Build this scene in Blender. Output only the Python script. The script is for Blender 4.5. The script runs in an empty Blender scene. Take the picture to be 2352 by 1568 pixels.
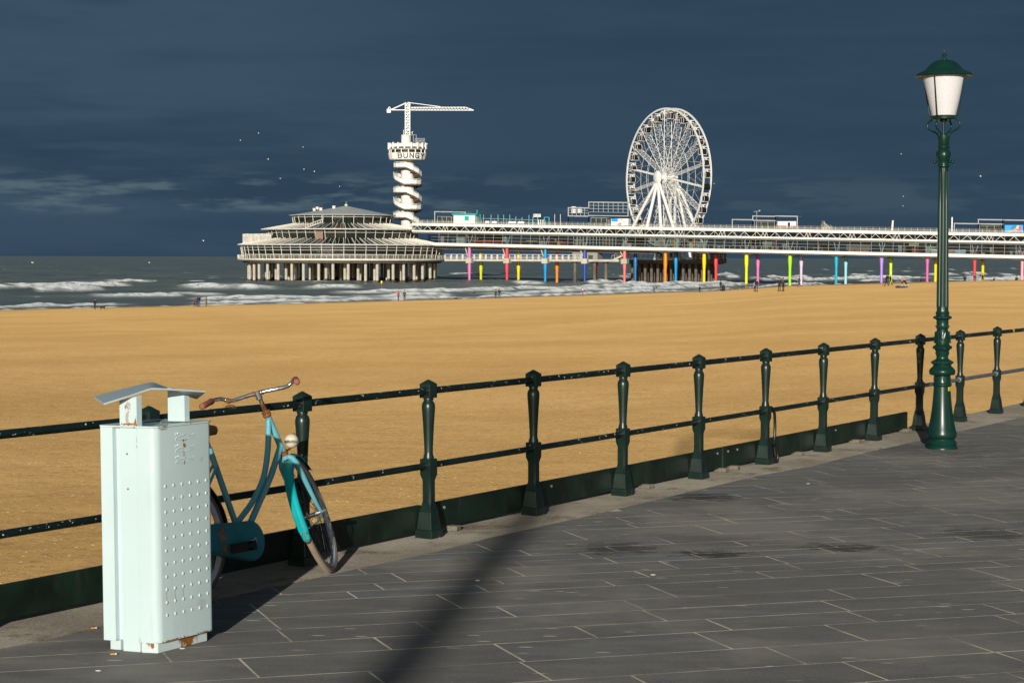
import bpy, bmesh, math, random
import numpy as np
from mathutils import Vector, Matrix
random.seed(7)
C = bpy.context.scene.collection
SC = bpy.context.scene
V = Vector
# ---------------------------------------------------------------- camera
EYE = 1.8                      # eye height above the promenade (promenade paving is z = 0)
FPX, CX, CY = 4200.0, 1176.0, 784.0
PITCH = math.atan(193 / FPX); ROLL = math.radians(0.18)
CAMROT = Matrix.Rotation(math.pi / 2 - PITCH, 3, 'X') @ Matrix.Rotation(ROLL, 3, 'Z')
cd = bpy.data.cameras.new('camera'); cam = bpy.data.objects.new('camera', cd); C.objects.link(cam)
cd.sensor_width = 36; cd.lens = FPX / 2352 * 36; cd.clip_start = 0.1; cd.clip_end = 90000
M4 = CAMROT.to_4x4(); M4.translation = (0, 0, EYE); cam.matrix_world = M4
SC.camera = cam
# ---------------------------------------------------------------- sun and sky
SUN_AZ, SUN_EL = math.radians(7.5), math.radians(13.0)     # light travels forward and a little to the right
LDIR = V((math.sin(SUN_AZ) * math.cos(SUN_EL), math.cos(SUN_AZ) * math.cos(SUN_EL), -math.sin(SUN_EL)))
sd = bpy.data.lights.new('sun', 'SUN'); sd.energy = 4.6; sd.angle = math.radians(0.5); sd.color = (1, 0.955, 0.87)
so = bpy.data.objects.new('sun', sd); C.objects.link(so); so.rotation_euler = LDIR.to_track_quat('-Z', 'Y').to_euler()
so.location = (-3, -20, 30)
W = bpy.data.worlds.new('World'); SC.world = W; W.use_nodes = True
nt = W.node_tree; N = nt.nodes; N.clear()
def wn(t, **k):
    n = N.new(t)
    for a, b in k.items(): setattr(n, a, b)
    return n
L = nt.links.new
out = wn('ShaderNodeOutputWorld'); tc = wn('ShaderNodeTexCoord'); sep = wn('ShaderNodeSeparateXYZ'); L(tc.outputs['Generated'], sep.inputs[0])
sky = wn('ShaderNodeTexSky', sky_type='NISHITA', sun_disc=False, sun_elevation=SUN_EL, sun_rotation=math.pi + SUN_AZ, altitude=0)
bg1 = wn('ShaderNodeBackground'); bg1.inputs[1].default_value = 0.06; L(sky.outputs[0], bg1.inputs[0])
def wnoise(scale, sc, det=6, rough=0.55, off=(0, 0, 0)):
    mp = wn('ShaderNodeMapping'); mp.inputs['Scale'].default_value = sc; mp.inputs['Location'].default_value = off
    L(tc.outputs['Generated'], mp.inputs[0]); n = wn('ShaderNodeTexNoise'); n.inputs['Scale'].default_value = scale
    n.inputs['Detail'].default_value = det; n.inputs['Roughness'].default_value = rough; L(mp.outputs[0], n.inputs[0]); return n.outputs['Fac']
def wmr(src, a, b, c=0.0, d=1.0):
    m = wn('ShaderNodeMapRange', interpolation_type='SMOOTHSTEP'); L(src, m.inputs[0])
    for i, v in enumerate((a, b, c, d)): m.inputs[i + 1].default_value = v
    return m.outputs[0]
def wmul(a, b, op='MULTIPLY'):
    m = wn('ShaderNodeMath', operation=op)
    for i, v in enumerate((a, b)):
        if hasattr(v, 'is_linked') or hasattr(v, 'links'): L(v, m.inputs[i])
        else: m.inputs[i].default_value = v
    return m.outputs[0]
def wmix(f, a, b):
    m = wn('ShaderNodeMix', data_type='RGBA'); L(f, m.inputs[0])
    for s, v in ((m.inputs[6], a), (m.inputs[7], b)):
        if isinstance(v, tuple): s.default_value = (*v, 1)
        else: L(v, s)
    return m.outputs[2]
base = wmix(wmr(wnoise(3.2, (1, 1, 7), 5, 0.6), 0.35, 0.68), (0.0255, 0.0540, 0.0900), (0.0460, 0.0850, 0.1300))
base = wmix(wmr(wnoise(14, (1, 1, 9), 4, 0.5, (3, 1, 2)), 0.46, 0.72, 0, 0.60), base, (0.047, 0.084, 0.126))
base = wmix(wmr(sep.outputs[0], -0.24, 0.06, 0, 0.65), base, (0.0275, 0.0575, 0.0950))
band = wmul(wmr(sep.outputs[2], 0.020, 0.027), wmr(sep.outputs[2], 0.050, 0.036))
band = wmul(band, wmr(wnoise(16, (1, 1, 6.5), 6, 0.62, (0.2, 0, 0.31)), 0.47, 0.62))
band = wmul(band, wmr(sep.outputs[0], 0.05, -0.13, 0.25, 1.0))
base = wmix(wmul(band, 0.80), base, (0.098, 0.150, 0.176))
low = wmr(sep.outputs[2], 0.030, 0.016, 0, 0.45)
base = wmix(low, base, (0.033, 0.064, 0.106))
bg2 = wn('ShaderNodeBackground'); bg2.inputs[1].default_value = 1.0; L(base, bg2.inputs[0])
ms = wn('ShaderNodeMixShader'); L(wmr(sep.outputs[1], -0.05, -0.55), ms.inputs[0]); L(bg2.outputs[0], ms.inputs[1]); L(bg1.outputs[0], ms.inputs[2])
L(ms.outputs[0], out.inputs[0])
SC.view_settings.view_transform = 'Standard'; SC.view_settings.look = 'None'
SC.view_settings.exposure = 0.0; SC.view_settings.gamma = 1.0; SC.view_settings.use_curve_mapping = False
SC.render.engine = 'CYCLES'
SC.cycles.max_bounces = 6; SC.cycles.transparent_max_bounces = 10
# ---------------------------------------------------------------- helpers
def ray(x, y): return CAMROT @ V(((x - CX) / FPX, (CY - y) / FPX, -1.0))
def at(x, y, Y):
    """the place at distance Y ahead of the viewer that is seen at photo position x, y"""
    r = ray(x, y); return V((0, 0, EYE)) + r * (Y / r.y)
def gnd(x, y, z=0.0):
    r = ray(x, y); return V((0, 0, EYE)) + r * ((z - EYE) / r.z)
def tag(o, label=None, cat=None, group=None, kind=None):
    for k, v in (('label', label), ('category', cat), ('group', group), ('kind', kind)):
        if v: o[k] = v
    return o
def empty(name, loc, label=None, cat=None, group=None, rot=(0, 0, 0)):
    o = bpy.data.objects.new(name, None); C.objects.link(o); o.location = loc; o.rotation_euler = rot
    o.empty_display_size = 0.3
    return tag(o, label, cat, group)
def frame_of(d, up=V((0, 0, 1))):
    d = d.normalized()
    if abs(d.dot(up)) > 0.98: up = V((1, 0, 0))
    s = d.cross(up).normalized(); return s, s.cross(d).normalized()
class MB:
    def __init__(s): s.v = []; s.f = []; s.m = []; s.mi = 0
    def add(s, vs, fs):
        b = len(s.v); s.v += [tuple(p) for p in vs]; s.f += [tuple(b + i for i in f) for f in fs]; s.m += [s.mi] * len(fs); return s
    def mat(s, i): s.mi = i; return s
    def hexa(s, p):   # 4 bottom ccw, 4 top ccw
        return s.add(p, [(3, 2, 1, 0), (4, 5, 6, 7), (0, 1, 5, 4), (1, 2, 6, 5), (2, 3, 7, 6), (3, 0, 4, 7)])
    def box(s, c, d, ax=None):
        c = V(c); X, Y, Z = ax if ax else (V((1, 0, 0)), V((0, 1, 0)), V((0, 0, 1)))
        a, b, e = X * (d[0] / 2), Y * (d[1] / 2), Z * (d[2] / 2)
        return s.hexa([c - a - b - e, c + a - b - e, c + a + b - e, c - a + b - e, c - a - b + e, c + a - b + e, c + a + b + e, c - a + b + e])
    def beam(s, a, b, w, h=None, up=V((0, 0, 1))):
        a, b = V(a), V(b); h = h or w; S, U = frame_of(b - a, up)
        p = []
        for q in (a, b): p += [q - S * w / 2 - U * h / 2, q + S * w / 2 - U * h / 2, q + S * w / 2 + U * h / 2, q - S * w / 2 + U * h / 2]
        return s.hexa(p)
    def quad(s, *p): return s.add(p, [tuple(range(len(p)))])
    def tube(s, pts, r, n=8, closed=False, cap=True, sx=1.0):
        pts = [V(p) for p in pts]; m = len(pts); rs = r if isinstance(r, (list, tuple)) else [r] * m
        vs = []; S = None
        for i, p in enumerate(pts):
            if closed: d = pts[(i + 1) % m] - pts[i - 1]
            else: d = pts[min(i + 1, m - 1)] - pts[max(i - 1, 0)]
            d.normalize()
            if S is None: S, U = frame_of(d)
            else:
                S = (S - d * S.dot(d)).normalized(); U = S.cross(d).normalized()
            for k in range(n):
                t = 2 * math.pi * k / n; vs.append(p + (S * math.cos(t) * sx + U * math.sin(t)) * rs[i])
        fs = []
        for i in range(m if closed else m - 1):
            j = (i + 1) % m
            for k in range(n):
                l = (k + 1) % n; fs.append((i * n + k, j * n + k, j * n + l, i * n + l))
        if cap and not closed: fs += [tuple(range(n)), tuple((m - 1) * n + k for k in reversed(range(n)))]
        return s.add(vs, fs)
    def lathe(s, prof, n=16, c=(0, 0, 0), rf=None, cap=True):
        c = V(c); vs = []; fs = []
        for r, z in prof:
            for k in range(n):
                t = 2 * math.pi * k / n; q = r * (rf(k, z) if rf else 1); vs.append(c + V((q * math.cos(t), q * math.sin(t), z)))
        m = len(prof)
        for i in range(m - 1):
            for k in range(n):
                l = (k + 1) % n; fs.append((i * n + k, i * n + l, (i + 1) * n + l, (i + 1) * n + k))
        if cap: fs += [tuple(reversed(range(n))), tuple((m - 1) * n + k for k in range(n))]
        return s.add(vs, fs)
    def prism(s, poly, z0, z1):
        n = len(poly); z0 = z0 if isinstance(z0, (list, tuple)) else [z0] * n; z1 = z1 if isinstance(z1, (list, tuple)) else [z1] * n
        vs = [(p[0], p[1], a) for p, a in zip(poly, z0)] + [(p[0], p[1], a) for p, a in zip(poly, z1)]
        return s.add(vs, [tuple(reversed(range(n))), tuple(range(n, 2 * n))] + [(i, (i + 1) % n, n + (i + 1) % n, n + i) for i in range(n)])
    def ball(s, c, r, n=12, m=8, sc=(1, 1, 1)):
        c = V(c); vs = []; fs = []
        for i in range(1, m):
            a = math.pi * i / m
            for k in range(n):
                t = 2 * math.pi * k / n; vs.append(c + V((r * sc[0] * math.sin(a) * math.cos(t), r * sc[1] * math.sin(a) * math.sin(t), r * sc[2] * math.cos(a))))
        vs += [c + V((0, 0, r * sc[2])), c - V((0, 0, r * sc[2]))]; T = len(vs) - 2
        for i in range(m - 2):
            for k in range(n): fs.append((i * n + k, (i + 1) * n + k, (i + 1) * n + (k + 1) % n, i * n + (k + 1) % n))
        for k in range(n): fs += [(T, k, (k + 1) % n), (T + 1, (m - 2) * n + (k + 1) % n, (m - 2) * n + k)]
        return s.add(vs, fs)
    def mesh(s, name, mats, org=(0, 0, 0), smooth=False, bevel=0, seg=1, xf=None, fix=True):
        org = V(org); me = bpy.data.meshes.new(name)
        vs = [tuple((xf @ V(p) if xf else V(p)) - org) for p in s.v]
        me.from_pydata(vs, [], s.f)
        for m in (mats if isinstance(mats, (list, tuple)) else [mats]): me.materials.append(m)
        me.polygons.foreach_set('material_index', s.m)
        bm = bmesh.new(); bm.from_mesh(me)
        if fix: bmesh.ops.recalc_face_normals(bm, faces=bm.faces)
        if bevel:
            es = [e for e in bm.edges if len(e.link_faces) == 2 and e.calc_face_angle(0) > 0.5]
            bmesh.ops.bevel(bm, geom=es, offset=bevel, segments=seg, affect='EDGES', profile=0.7)
        bm.to_mesh(me); bm.free()
        if smooth:
            me.polygons.foreach_set('use_smooth', [True] * len(me.polygons))
            me.set_sharp_from_angle(angle=math.radians(smooth if smooth is not True else 40))
        me.update(); return me
    def build(s, name, mats, parent=None, org=None, loc=None, **k):
        if org is None: org = ORG.get(parent.name, V((0, 0, 0))) if parent else V((0, 0, 0))
        me = s.mesh(name, mats, org, **k); o = bpy.data.objects.new(name, me); C.objects.link(o)
        if parent: o.parent = parent
        elif loc is None: o.location = org
        if loc is not None: o.location = loc
        return o
ORG = {}
def root(name, loc, *a, **k):
    """an Empty whose parts are written in world coordinates"""
    o = empty(name, loc, *a, **k); ORG[o.name] = V(loc); return o
def sub(o, parent_org):
    ORG[o.name] = V(parent_org); return o
def put(me, name, parent, mw):
    """another object on shared mesh data, placed inside its parent by the matrix mw"""
    o = bpy.data.objects.new(name, me); C.objects.link(o); o.parent = parent; o.matrix_basis = mw; return o
def axm(x, y, z, p):
    m = Matrix((x, y, z)).transposed().to_4x4(); m.translation = p; return m
# ---------------------------------------------------------------- materials
def NT(name):
    m = bpy.data.materials.new(name); m.use_nodes = True; n = m.node_tree; return m, n, n.nodes['Principled BSDF']
class G:   # small node-graph helper
    def __init__(s, n): s.n = n; s.L = n.links.new
    def new(s, t, **k):
        x = s.n.nodes.new(t)
        for a, b in k.items(): setattr(x, a, b)
        return x
    def co(s, kind='Object'):
        if kind == 'World': return s.new('ShaderNodeNewGeometry').outputs['Position']
        return s.new('ShaderNodeTexCoord').outputs[kind]
    def map(s, co, sc=(1, 1, 1), rot=(0, 0, 0), loc=(0, 0, 0)):
        m = s.new('ShaderNodeMapping'); m.inputs['Scale'].default_value = sc; m.inputs['Rotation'].default_value = rot; m.inputs['Location'].default_value = loc
        s.L(co, m.inputs[0]); return m.outputs[0]
    def noise(s, co, scale, det=4, rough=0.55, out='Fac'):
        m = s.new('ShaderNodeTexNoise'); m.inputs['Scale'].default_value = scale; m.inputs['Detail'].default_value = det; m.inputs['Roughness'].default_value = rough
        s.L(co, m.inputs[0]); return m.outputs[out]
    def voro(s, co, scale, out='Distance'):
        m = s.new('ShaderNodeTexVoronoi'); m.inputs['Scale'].default_value = scale; s.L(co, m.inputs[0]); return m.outputs[out]
    def mr(s, v, a, b, c=0.0, d=1.0):
        m = s.new('ShaderNodeMapRange', interpolation_type='SMOOTHSTEP'); s.L(v, m.inputs[0])
        for i, x in enumerate((a, b, c, d)): m.inputs[i + 1].default_value = x
        return m.outputs[0]
    def mt(s, a, b, op='MULTIPLY'):
        m = s.new('ShaderNodeMath', operation=op); m.use_clamp = op in ('ADD', 'MULTIPLY')
        for i, x in enumerate((a, b)):
            if isinstance(x, (int, float)): m.inputs[i].default_value = x
            else: s.L(x, m.inputs[i])
        return m.outputs[0]
    def mt2(s, a, b, op='ADD'):
        m = s.new('ShaderNodeMath', operation=op); s.L(a, m.inputs[0]); s.L(b, m.inputs[1]); return m.outputs[0]
    def mix(s, f, a, b):
        m = s.new('ShaderNodeMix', data_type='RGBA')
        if isinstance(f, (int, float)): m.inputs[0].default_value = f
        else: s.L(f, m.inputs[0])
        for q, v in ((m.inputs[6], a), (m.inputs[7], b)):
            if isinstance(v, tuple): q.default_value = (*v, 1)
            else: s.L(v, q)
        return m.outputs[2]
    def bump(s, h, st=0.3, dist=0.01, nrm=None):
        m = s.new('ShaderNodeBump'); m.inputs['Strength'].default_value = st; m.inputs['Distance'].default_value = dist; s.L(h, m.inputs['Height'])
        if nrm is not None: s.L(nrm, m.inputs['Normal'])
        return m.outputs[0]
def sh(c, k): return tuple(min(1, x * k) for x in c)
MC = {}
def paint(name, c, rough=0.4, metal=0.0, var=0.12, vs=3.0, rust=0, chips=0, bumpy=0.0, dirt=0, spec=0.5, co='Object', rs=6.0, dr=0.0, spots=()):
    """painted / plain surface: slow colour variation, optional rust stains, white chips, grain"""
    if name in MC: return MC[name]
    m, n, p = NT(name); g = G(n); cc = g.co(co)
    col = g.mix(g.mr(g.noise(cc, vs, 5, 0.6), 0.3, 0.7), sh(c, 1 - var), sh(c, 1 + var))
    if dirt: col = g.mix(g.mr(g.noise(g.map(cc, (1, 1, 0.25)), vs * 2.3, 6, 0.7), 0.52, 0.78, 0, dirt), col, (0.10, 0.085, 0.06))
    if rust:
        rn = g.mr(g.noise(g.map(cc, (1, 1, 0.55)), rs, 7, 0.7), 0.70 - rust * 0.5, 0.75 - rust * 0.5)
        col = g.mix(rn, col, g.mix(g.noise(cc, 60, 3), (0.12, 0.040, 0.010), (0.36, 0.135, 0.026)))
    for q, a, b, k in spots:   # rust stains at given places, with ragged edges and runs
        mp = g.map(g.map(cc, loc=(-q[0], -q[1], -q[2])), (1 / a, 1 / a, 1 / b)); ln = g.new('ShaderNodeVectorMath', operation='LENGTH'); g.L(mp, ln.inputs[0])
        ad = g.new('ShaderNodeMath', operation='ADD'); g.L(ln.outputs['Value'], ad.inputs[0]); g.L(g.mr(g.noise(g.map(cc, (1, 1, 0.4)), 95, 5, 0.7), 0.25, 0.75, -0.75, 0.75), ad.inputs[1])
        col = g.mix(g.mt(g.mr(ad.outputs[0], 1.05, 0.55), k), col, g.mix(g.noise(cc, 140, 3), (0.10, 0.032, 0.008), (0.44, 0.20, 0.05)))
    if chips: col = g.mix(g.mt(g.mr(g.noise(g.map(cc, (1, 1, 1.4)), 38, 3, 0.5), 0.655, 0.675), g.mr(g.noise(cc, 2.6, 3, 0.6), 0.66 - chips, 0.72 - chips)), col, (0.62, 0.64, 0.60))
    g.L(col, p.inputs['Base Color']); p.inputs['Roughness'].default_value = rough; p.inputs['Metallic'].default_value = metal
    p.inputs['Specular IOR Level'].default_value = spec; p.inputs['Diffuse Roughness'].default_value = dr
    if bumpy: g.L(g.bump(g.noise(cc, 90, 4, 0.6), bumpy, 0.002), p.inputs['Normal'])
    MC[name] = m; return m
def glass(name, tint, clear, rough=0.03):
    if name in MC: return MC[name]
    m, n, p = NT(name); g = G(n); o = n.nodes['Material Output']
    p.inputs['Base Color'].default_value = (*tint, 1); p.inputs['Roughness'].default_value = rough
    tr = g.new('ShaderNodeBsdfTransparent'); tr.inputs[0].default_value = (0.88, 0.93, 0.92, 1); mx = g.new('ShaderNodeMixShader'); mx.inputs[0].default_value = clear
    g.L(p.outputs[0], mx.inputs[1]); g.L(tr.outputs[0], mx.inputs[2]); g.L(mx.outputs[0], o.inputs[0]); MC[name] = m; return m
# ---------------------------------------------------------------- numpy value noise
def vnoise(x, y, seed=0):
    xi = np.floor(x).astype(np.int64); yi = np.floor(y).astype(np.int64); fx = x - xi; fy = y - yi
    fx = fx * fx * (3 - 2 * fx); fy = fy * fy * (3 - 2 * fy)
    def h(a, b):
        q = (a * 374761393 + b * 668265263 + seed * 982451653) & 0x7fffffff
        q = ((q ^ (q >> 13)) * 1274126177) & 0x7fffffff
        return ((q ^ (q >> 16)) & 0xffff) / 65535.0
    a, b, c, d = h(xi, yi), h(xi + 1, yi), h(xi, yi + 1), h(xi + 1, yi + 1)
    return (a * (1 - fx) + b * fx) * (1 - fy) + (c * (1 - fx) + d * fx) * fy
def grid_mesh(name, X, Y, Z, mat, attrs=None):
    r, c = X.shape; me = bpy.data.meshes.new(name); nv = r * c
    me.vertices.add(nv); me.vertices.foreach_set('co', np.stack([X, Y, Z], -1).reshape(-1).astype(np.float32))
    i = np.arange(nv).reshape(r, c); q = np.stack([i[:-1, :-1], i[:-1, 1:], i[1:, 1:], i[1:, :-1]], -1).reshape(-1, 4); nf = len(q)
    me.loops.add(nf * 4); me.loops.foreach_set('vertex_index', q.reshape(-1).astype(np.int32))
    me.polygons.add(nf); me.polygons.foreach_set('loop_start', np.arange(0, nf * 4, 4, dtype=np.int32)); me.polygons.foreach_set('loop_total', np.full(nf, 4, dtype=np.int32))
    me.polygons.foreach_set('use_smooth', np.ones(nf, dtype=bool))
    for k, a in (attrs or {}).items():
        at_ = me.attributes.new(k, 'FLOAT', 'POINT'); at_.data.foreach_set('value', a.reshape(-1).astype(np.float32))
    me.materials.append(mat); me.update(); me.validate()
    o = bpy.data.objects.new(name, me); C.objects.link(o); return o
def text_mesh(s, size, ext, mat, bold=0.0):
    cu = bpy.data.curves.new('lettering', 'FONT'); cu.body = s; cu.size = size; cu.extrude = ext; cu.offset = bold
    o = bpy.data.objects.new('lettering', cu); C.objects.link(o); bpy.context.view_layer.update()
    me = bpy.data.meshes.new_from_object(o.evaluated_get(bpy.context.evaluated_depsgraph_get())); bpy.data.objects.remove(o); bpy.data.curves.remove(cu)
    me.materials.clear(); me.materials.append(mat); return me
# ================================================================ LARGE STRUCTURE
SEA_Z = EYE - 8.5
EP, EQ = (0.829, 0.559), (-0.559, 0.829)          # along the shore, out to sea
BX = [-4000, 0, 600, 1000, 1340, 1620, 1800, 2000, 2352, 6000]
BD = [262, 282, 316, 336, 344, 322, 304, 299, 315, 340]
BE = [8.4, 8.35, 8.2, 7.8, 7.0, 5.8, 4.6, 4.0, 3.6, 3.3]
def beach_np(X, Y):
    px = CX + FPX * X / np.maximum(Y, 1)
    d = np.interp(px, BX, BD); e = np.interp(px, BX, BE)
    t = np.clip((Y - 12) / (d - 12), 0, None)
    E = np.where(Y < d, 4.35 + (e - 4.35) * np.clip(t, 0, 1) ** 1.15, e + (Y - d) * 0.075)
    z = EYE - E
    f = np.clip((Y - 8) / 30, 0.25, 1)
    z += f * 0.07 * (vnoise(X / 19 + 3, Y / 11, 1) - 0.5) + f * 0.02 * (vnoise((X * .83 + Y * .56) / 7, (Y * .83 - X * .56) / 2.2, 2) - 0.5) + 0.030 * (vnoise(X / 1.1, Y / 0.9, 3) - 0.5) + 0.018 * (vnoise(X / 0.42, Y / 0.3, 4) - 0.5)
    return z
def beach_z(x, y): return float(beach_np(np.array([float(x)]), np.array([float(y)]))[0])
def on_beach(x, y, dmin=60, dmax=420):
    """where the sight line through photo position x, y meets the sand"""
    Y = dmin
    while Y < dmax:
        p = at(x, y, Y)
        if p.z <= beach_z(p.x, p.y): return p
        Y += 0.4
    p = at(x, y, dmax); return p
def build_beach():
    m, n, p = NT('sand'); g = G(n); cc = g.co('World')
    big = g.noise(g.map(cc, (0.07, 0.09, 0.05), (0, 0, -0.2)), 1.0, 6, 0.6)
    col = g.mix(g.mr(big, 0.34, 0.66), (0.455, 0.278, 0.100), (0.540, 0.340, 0.130))
    st = g.noise(g.map(cc, (0.45, 1.5, 1), (0, 0, -0.12)), 1.0, 7, 0.75)
    col = g.mix(g.mr(st, 0.50, 0.75, 0, 0.22), col, (0.27, 0.162, 0.060))
    col = g.mix(g.mr(g.noise(cc, 7, 4, 0.75), 0.54, 0.64, 0, 0.60), col, (0.24, 0.142, 0.056))
    col = g.mix(g.mr(g.noise(cc, 2.3, 6, 0.8), 0.56, 0.66, 0, 0.55), col, (0.27, 0.160, 0.062))
    col = g.mix(g.mr(g.noise(g.map(cc, (0.7, 1.9, 1), (0, 0, -0.15)), 1.6, 8, 0.82), 0.50, 0.64, 0, 0.50), col, (0.30, 0.178, 0.068))
    col = g.mix(g.mr(g.noise(g.map(cc, (0.16, 0.8, 1), (0, 0, -0.05), (9, 4, 0)), 1.0, 7, 0.75), 0.54, 0.70, 0, 0.40), col, (0.56, 0.37, 0.165))
    # shell grit and scraps of weed
    sp = g.mt(g.mr(g.voro(cc, 4.5), 0.125, 0.085), g.mr(g.noise(g.map(cc, (1, 2.2, 1)), 0.35, 4, 0.6), 0.40, 0.56))
    col = g.mix(sp, col, (0.90, 0.80, 0.62))
    col = g.mix(g.mr(g.voro(g.map(cc, (1, 2, 1), (0, 0, 0.6), (5, 3, 0)), 2.3), 0.085, 0.05), col, (0.05, 0.035, 0.02))
    wet = g.new('ShaderNodeAttribute', attribute_name='wet').outputs['Fac']; col = g.mix(g.mt(wet, 0.75), col, (0.17, 0.105, 0.048))
    g.L(col, p.inputs['Base Color']); p.inputs['Roughness'].default_value = 0.95; p.inputs['Specular IOR Level'].default_value = 0.1
    p.inputs['Diffuse Roughness'].default_value = 0.85
    b = g.bump(g.noise(cc, 3.0, 8, 0.8), 0.7, 0.08); b = g.bump(g.noise(g.map(cc, (0.6, 1.3, 1), (0, 0, -0.1)), 1.1, 6, 0.7), 0.25, 0.10, b)
    g.L(b, p.inputs['Normal'])
    k = np.concatenate([np.linspace(-0.95, -0.33, 40), np.linspace(-0.32, 0.32, 520), np.linspace(0.33, 1.1, 40)])
    Y = np.concatenate([np.geomspace(9, 120, 330), np.geomspace(121, 345, 260), np.linspace(347, 430, 40)])
    YY, KK = np.meshgrid(Y, k, indexing='ij'); XX = KK * YY
    # sand stays on the seaward side of the promenade wall
    off = (XX - P0.x) * -0.8400 + (YY - P0.y) * 0.5425
    Z = np.where(off > 0.05, beach_np(XX, YY), EYE - 7)
    pxx = CX + FPX * XX / YY; dd = np.interp(pxx, BX, BD); wet = np.clip((YY - dd + 16 + 10 * (vnoise(XX / 14, YY / 9, 31) - .5)) / 10, 0, 1)
    o = grid_mesh('beach', XX, YY, Z, m, {'wet': wet}); tag(o, None, None, None, 'structure')
def build_sea():
    m, n, p = NT('sea_water'); g = G(n); cc = g.co('World')
    al = g.map(cc, (1, 1, 1), (0, 0, -0.593))
    fo = g.new('ShaderNodeAttribute', attribute_name='foam').outputs['Fac']; su = g.new('ShaderNodeAttribute', attribute_name='surf').outputs['Fac']
    lace = g.noise(g.map(al, (0.13, 0.50, 1)), 1.0, 8, 0.70)
    fac1 = g.mt(fo, g.mr(g.noise(g.map(al, (0.5, 1, 1)), 0.8, 6, 0.75), 0.30, 0.52))
    fac2 = g.mt(g.mr(g.mt(su, lace, 'ADD'), 0.98, 1.14), 0.9)
    cap = g.mt(g.mr(g.noise(g.map(al, (0.055, 0.16, 1), (0, 0, 0), (31, 7, 0)), 1.0, 5, 0.6), 0.672, 0.70), 0.9)
    foam = g.mt(g.mt(fac1, fac2, 'MAXIMUM'), cap, 'MAXIMUM')
    deep = g.mix(g.mr(g.noise(g.map(al, (0.012, 0.05, 1)), 1.0, 4), 0.35, 0.65), (0.066, 0.086, 0.082), (0.100, 0.122, 0.113))
    g.L(g.mix(foam, deep, g.mix(g.noise(al, 1.7, 5, 0.7), (0.44, 0.47, 0.48), (0.78, 0.79, 0.77))), p.inputs['Base Color'])
    g.L(g.mr(foam, 0, 1, 0.30, 0.9), p.inputs['Roughness']); g.L(g.mr(foam, 0, 1, 0.5, 0.1), p.inputs['Specular IOR Level']); p.inputs['Diffuse Roughness'].default_value = 0.5
    b = g.bump(g.noise(g.map(al, (0.16, 0.5, 1)), 1.0, 6, 0.65), 0.75, 1.3); b = g.bump(lace, 0.4, 0.5, b); g.L(b, p.inputs['Normal'])
    k = np.concatenate([np.linspace(-1.2, -0.33, 30), np.linspace(-0.325, 0.325, 620), np.linspace(0.33, 1.2, 30)])
    Y = np.concatenate([np.arange(225, 800, 1.0), np.geomspace(801.5, 1600, 150), np.geomspace(1620, 70000, 60)])
    YY, KK = np.meshgrid(Y, k, indexing='ij'); XX = KK * YY
    pp = XX * EP[0] + YY * EP[1]; q = XX * EQ[0] + YY * EQ[1]; px_ = CX + FPX * XX / YY; YV = np.interp(px_, BX, np.array(BD) * 8.5 / np.minimum(np.array(BE), 8.4)); off = (YY - YV) * .86 * (300 / YV) ** .7
    o1 = np.maximum(off, -14)
    u = np.where(o1 < 104, 5 * np.log(1 + (o1 + 14) / 70), 5 * np.log(1 + 118 / 70) + (o1 - 104) / 37) + 0.9 * (vnoise(pp / 60, off / 60, 5) - 0.5) + 0.30 * (vnoise(pp / 15, off / 30, 6) - 0.5)
    ln = np.floor(u); fr = u - ln
    M = 0.55 * vnoise(pp / 46 + ln * 17.3, ln * 3.7 + 0.5, 8) + 0.45 * vnoise(pp / 15 + ln * 5.1, ln * 1.3 + 0.5, 9)
    c = np.where(fr < 0.5, np.exp(-((fr - 0.5) / 0.085) ** 2), np.exp(-((fr - 0.5) / 0.24) ** 2))
    A = np.interp(off, [-14, 0, 8, 25, 60, 120, 220, 500, 1200], [0.1, 0.45, 0.75, 1.0, 1.3, 1.4, 1.1, 0.7, 0.6])
    h = A * c * np.clip(M * 1.7 - 0.25, 0.1, 1.3)
    h += np.interp(off, [0, 60, 300, 3000], [0.12, 0.35, 0.7, 1.0]) * (0.6 * vnoise(pp / 24, q / 9, 11) + 0.4 * vnoise(pp / 9, q / 4, 12) - 0.5)
    thr = np.interp(off, [0, 20, 60, 100, 140, 240, 500, 900], [0.22, 0.30, 0.42, 0.55, 0.64, 0.72, 0.80, 1.0])
    sm = lambda x, a, b: np.clip((x - a) / (b - a), 0, 1) ** 2 * (3 - 2 * np.clip((x - a) / (b - a), 0, 1))
    foam = sm(M, thr, thr + 0.10) * sm(fr, 0.36, 0.45) * (1 - sm(fr, 0.52, 0.64)) * sm(vnoise(pp / 5, q / 3, 21) + np.interp(off, [0, 40, 100, 200], [0.5, 0.4, 0.25, 0.4]), 0.35, 0.75)
    h += foam * 0.5 * (vnoise(pp / 2.2, q / 1.6, 13) - 0.35)
    surf = np.interp(off, [-14, 0, 15, 60, 110, 170], [0.74, 0.66, 0.58, 0.48, 0.30, 0.0]) * (0.62 + 0.7 * vnoise(pp / 60, q / 26, 15))
    surf += 0.12 * np.interp(off, [0, 150, 600], [0, 1, 0]) * (vnoise(pp / 40, q / 14, 16) > 0.72)
    fade = np.interp(YY, [1500, 6000], [1, 0]); h *= fade
    o = grid_mesh('sea', XX, YY, SEA_Z + h - 0.1, m, {'foam': foam, 'surf': surf}); tag(o, None, None, None, 'structure')
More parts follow.
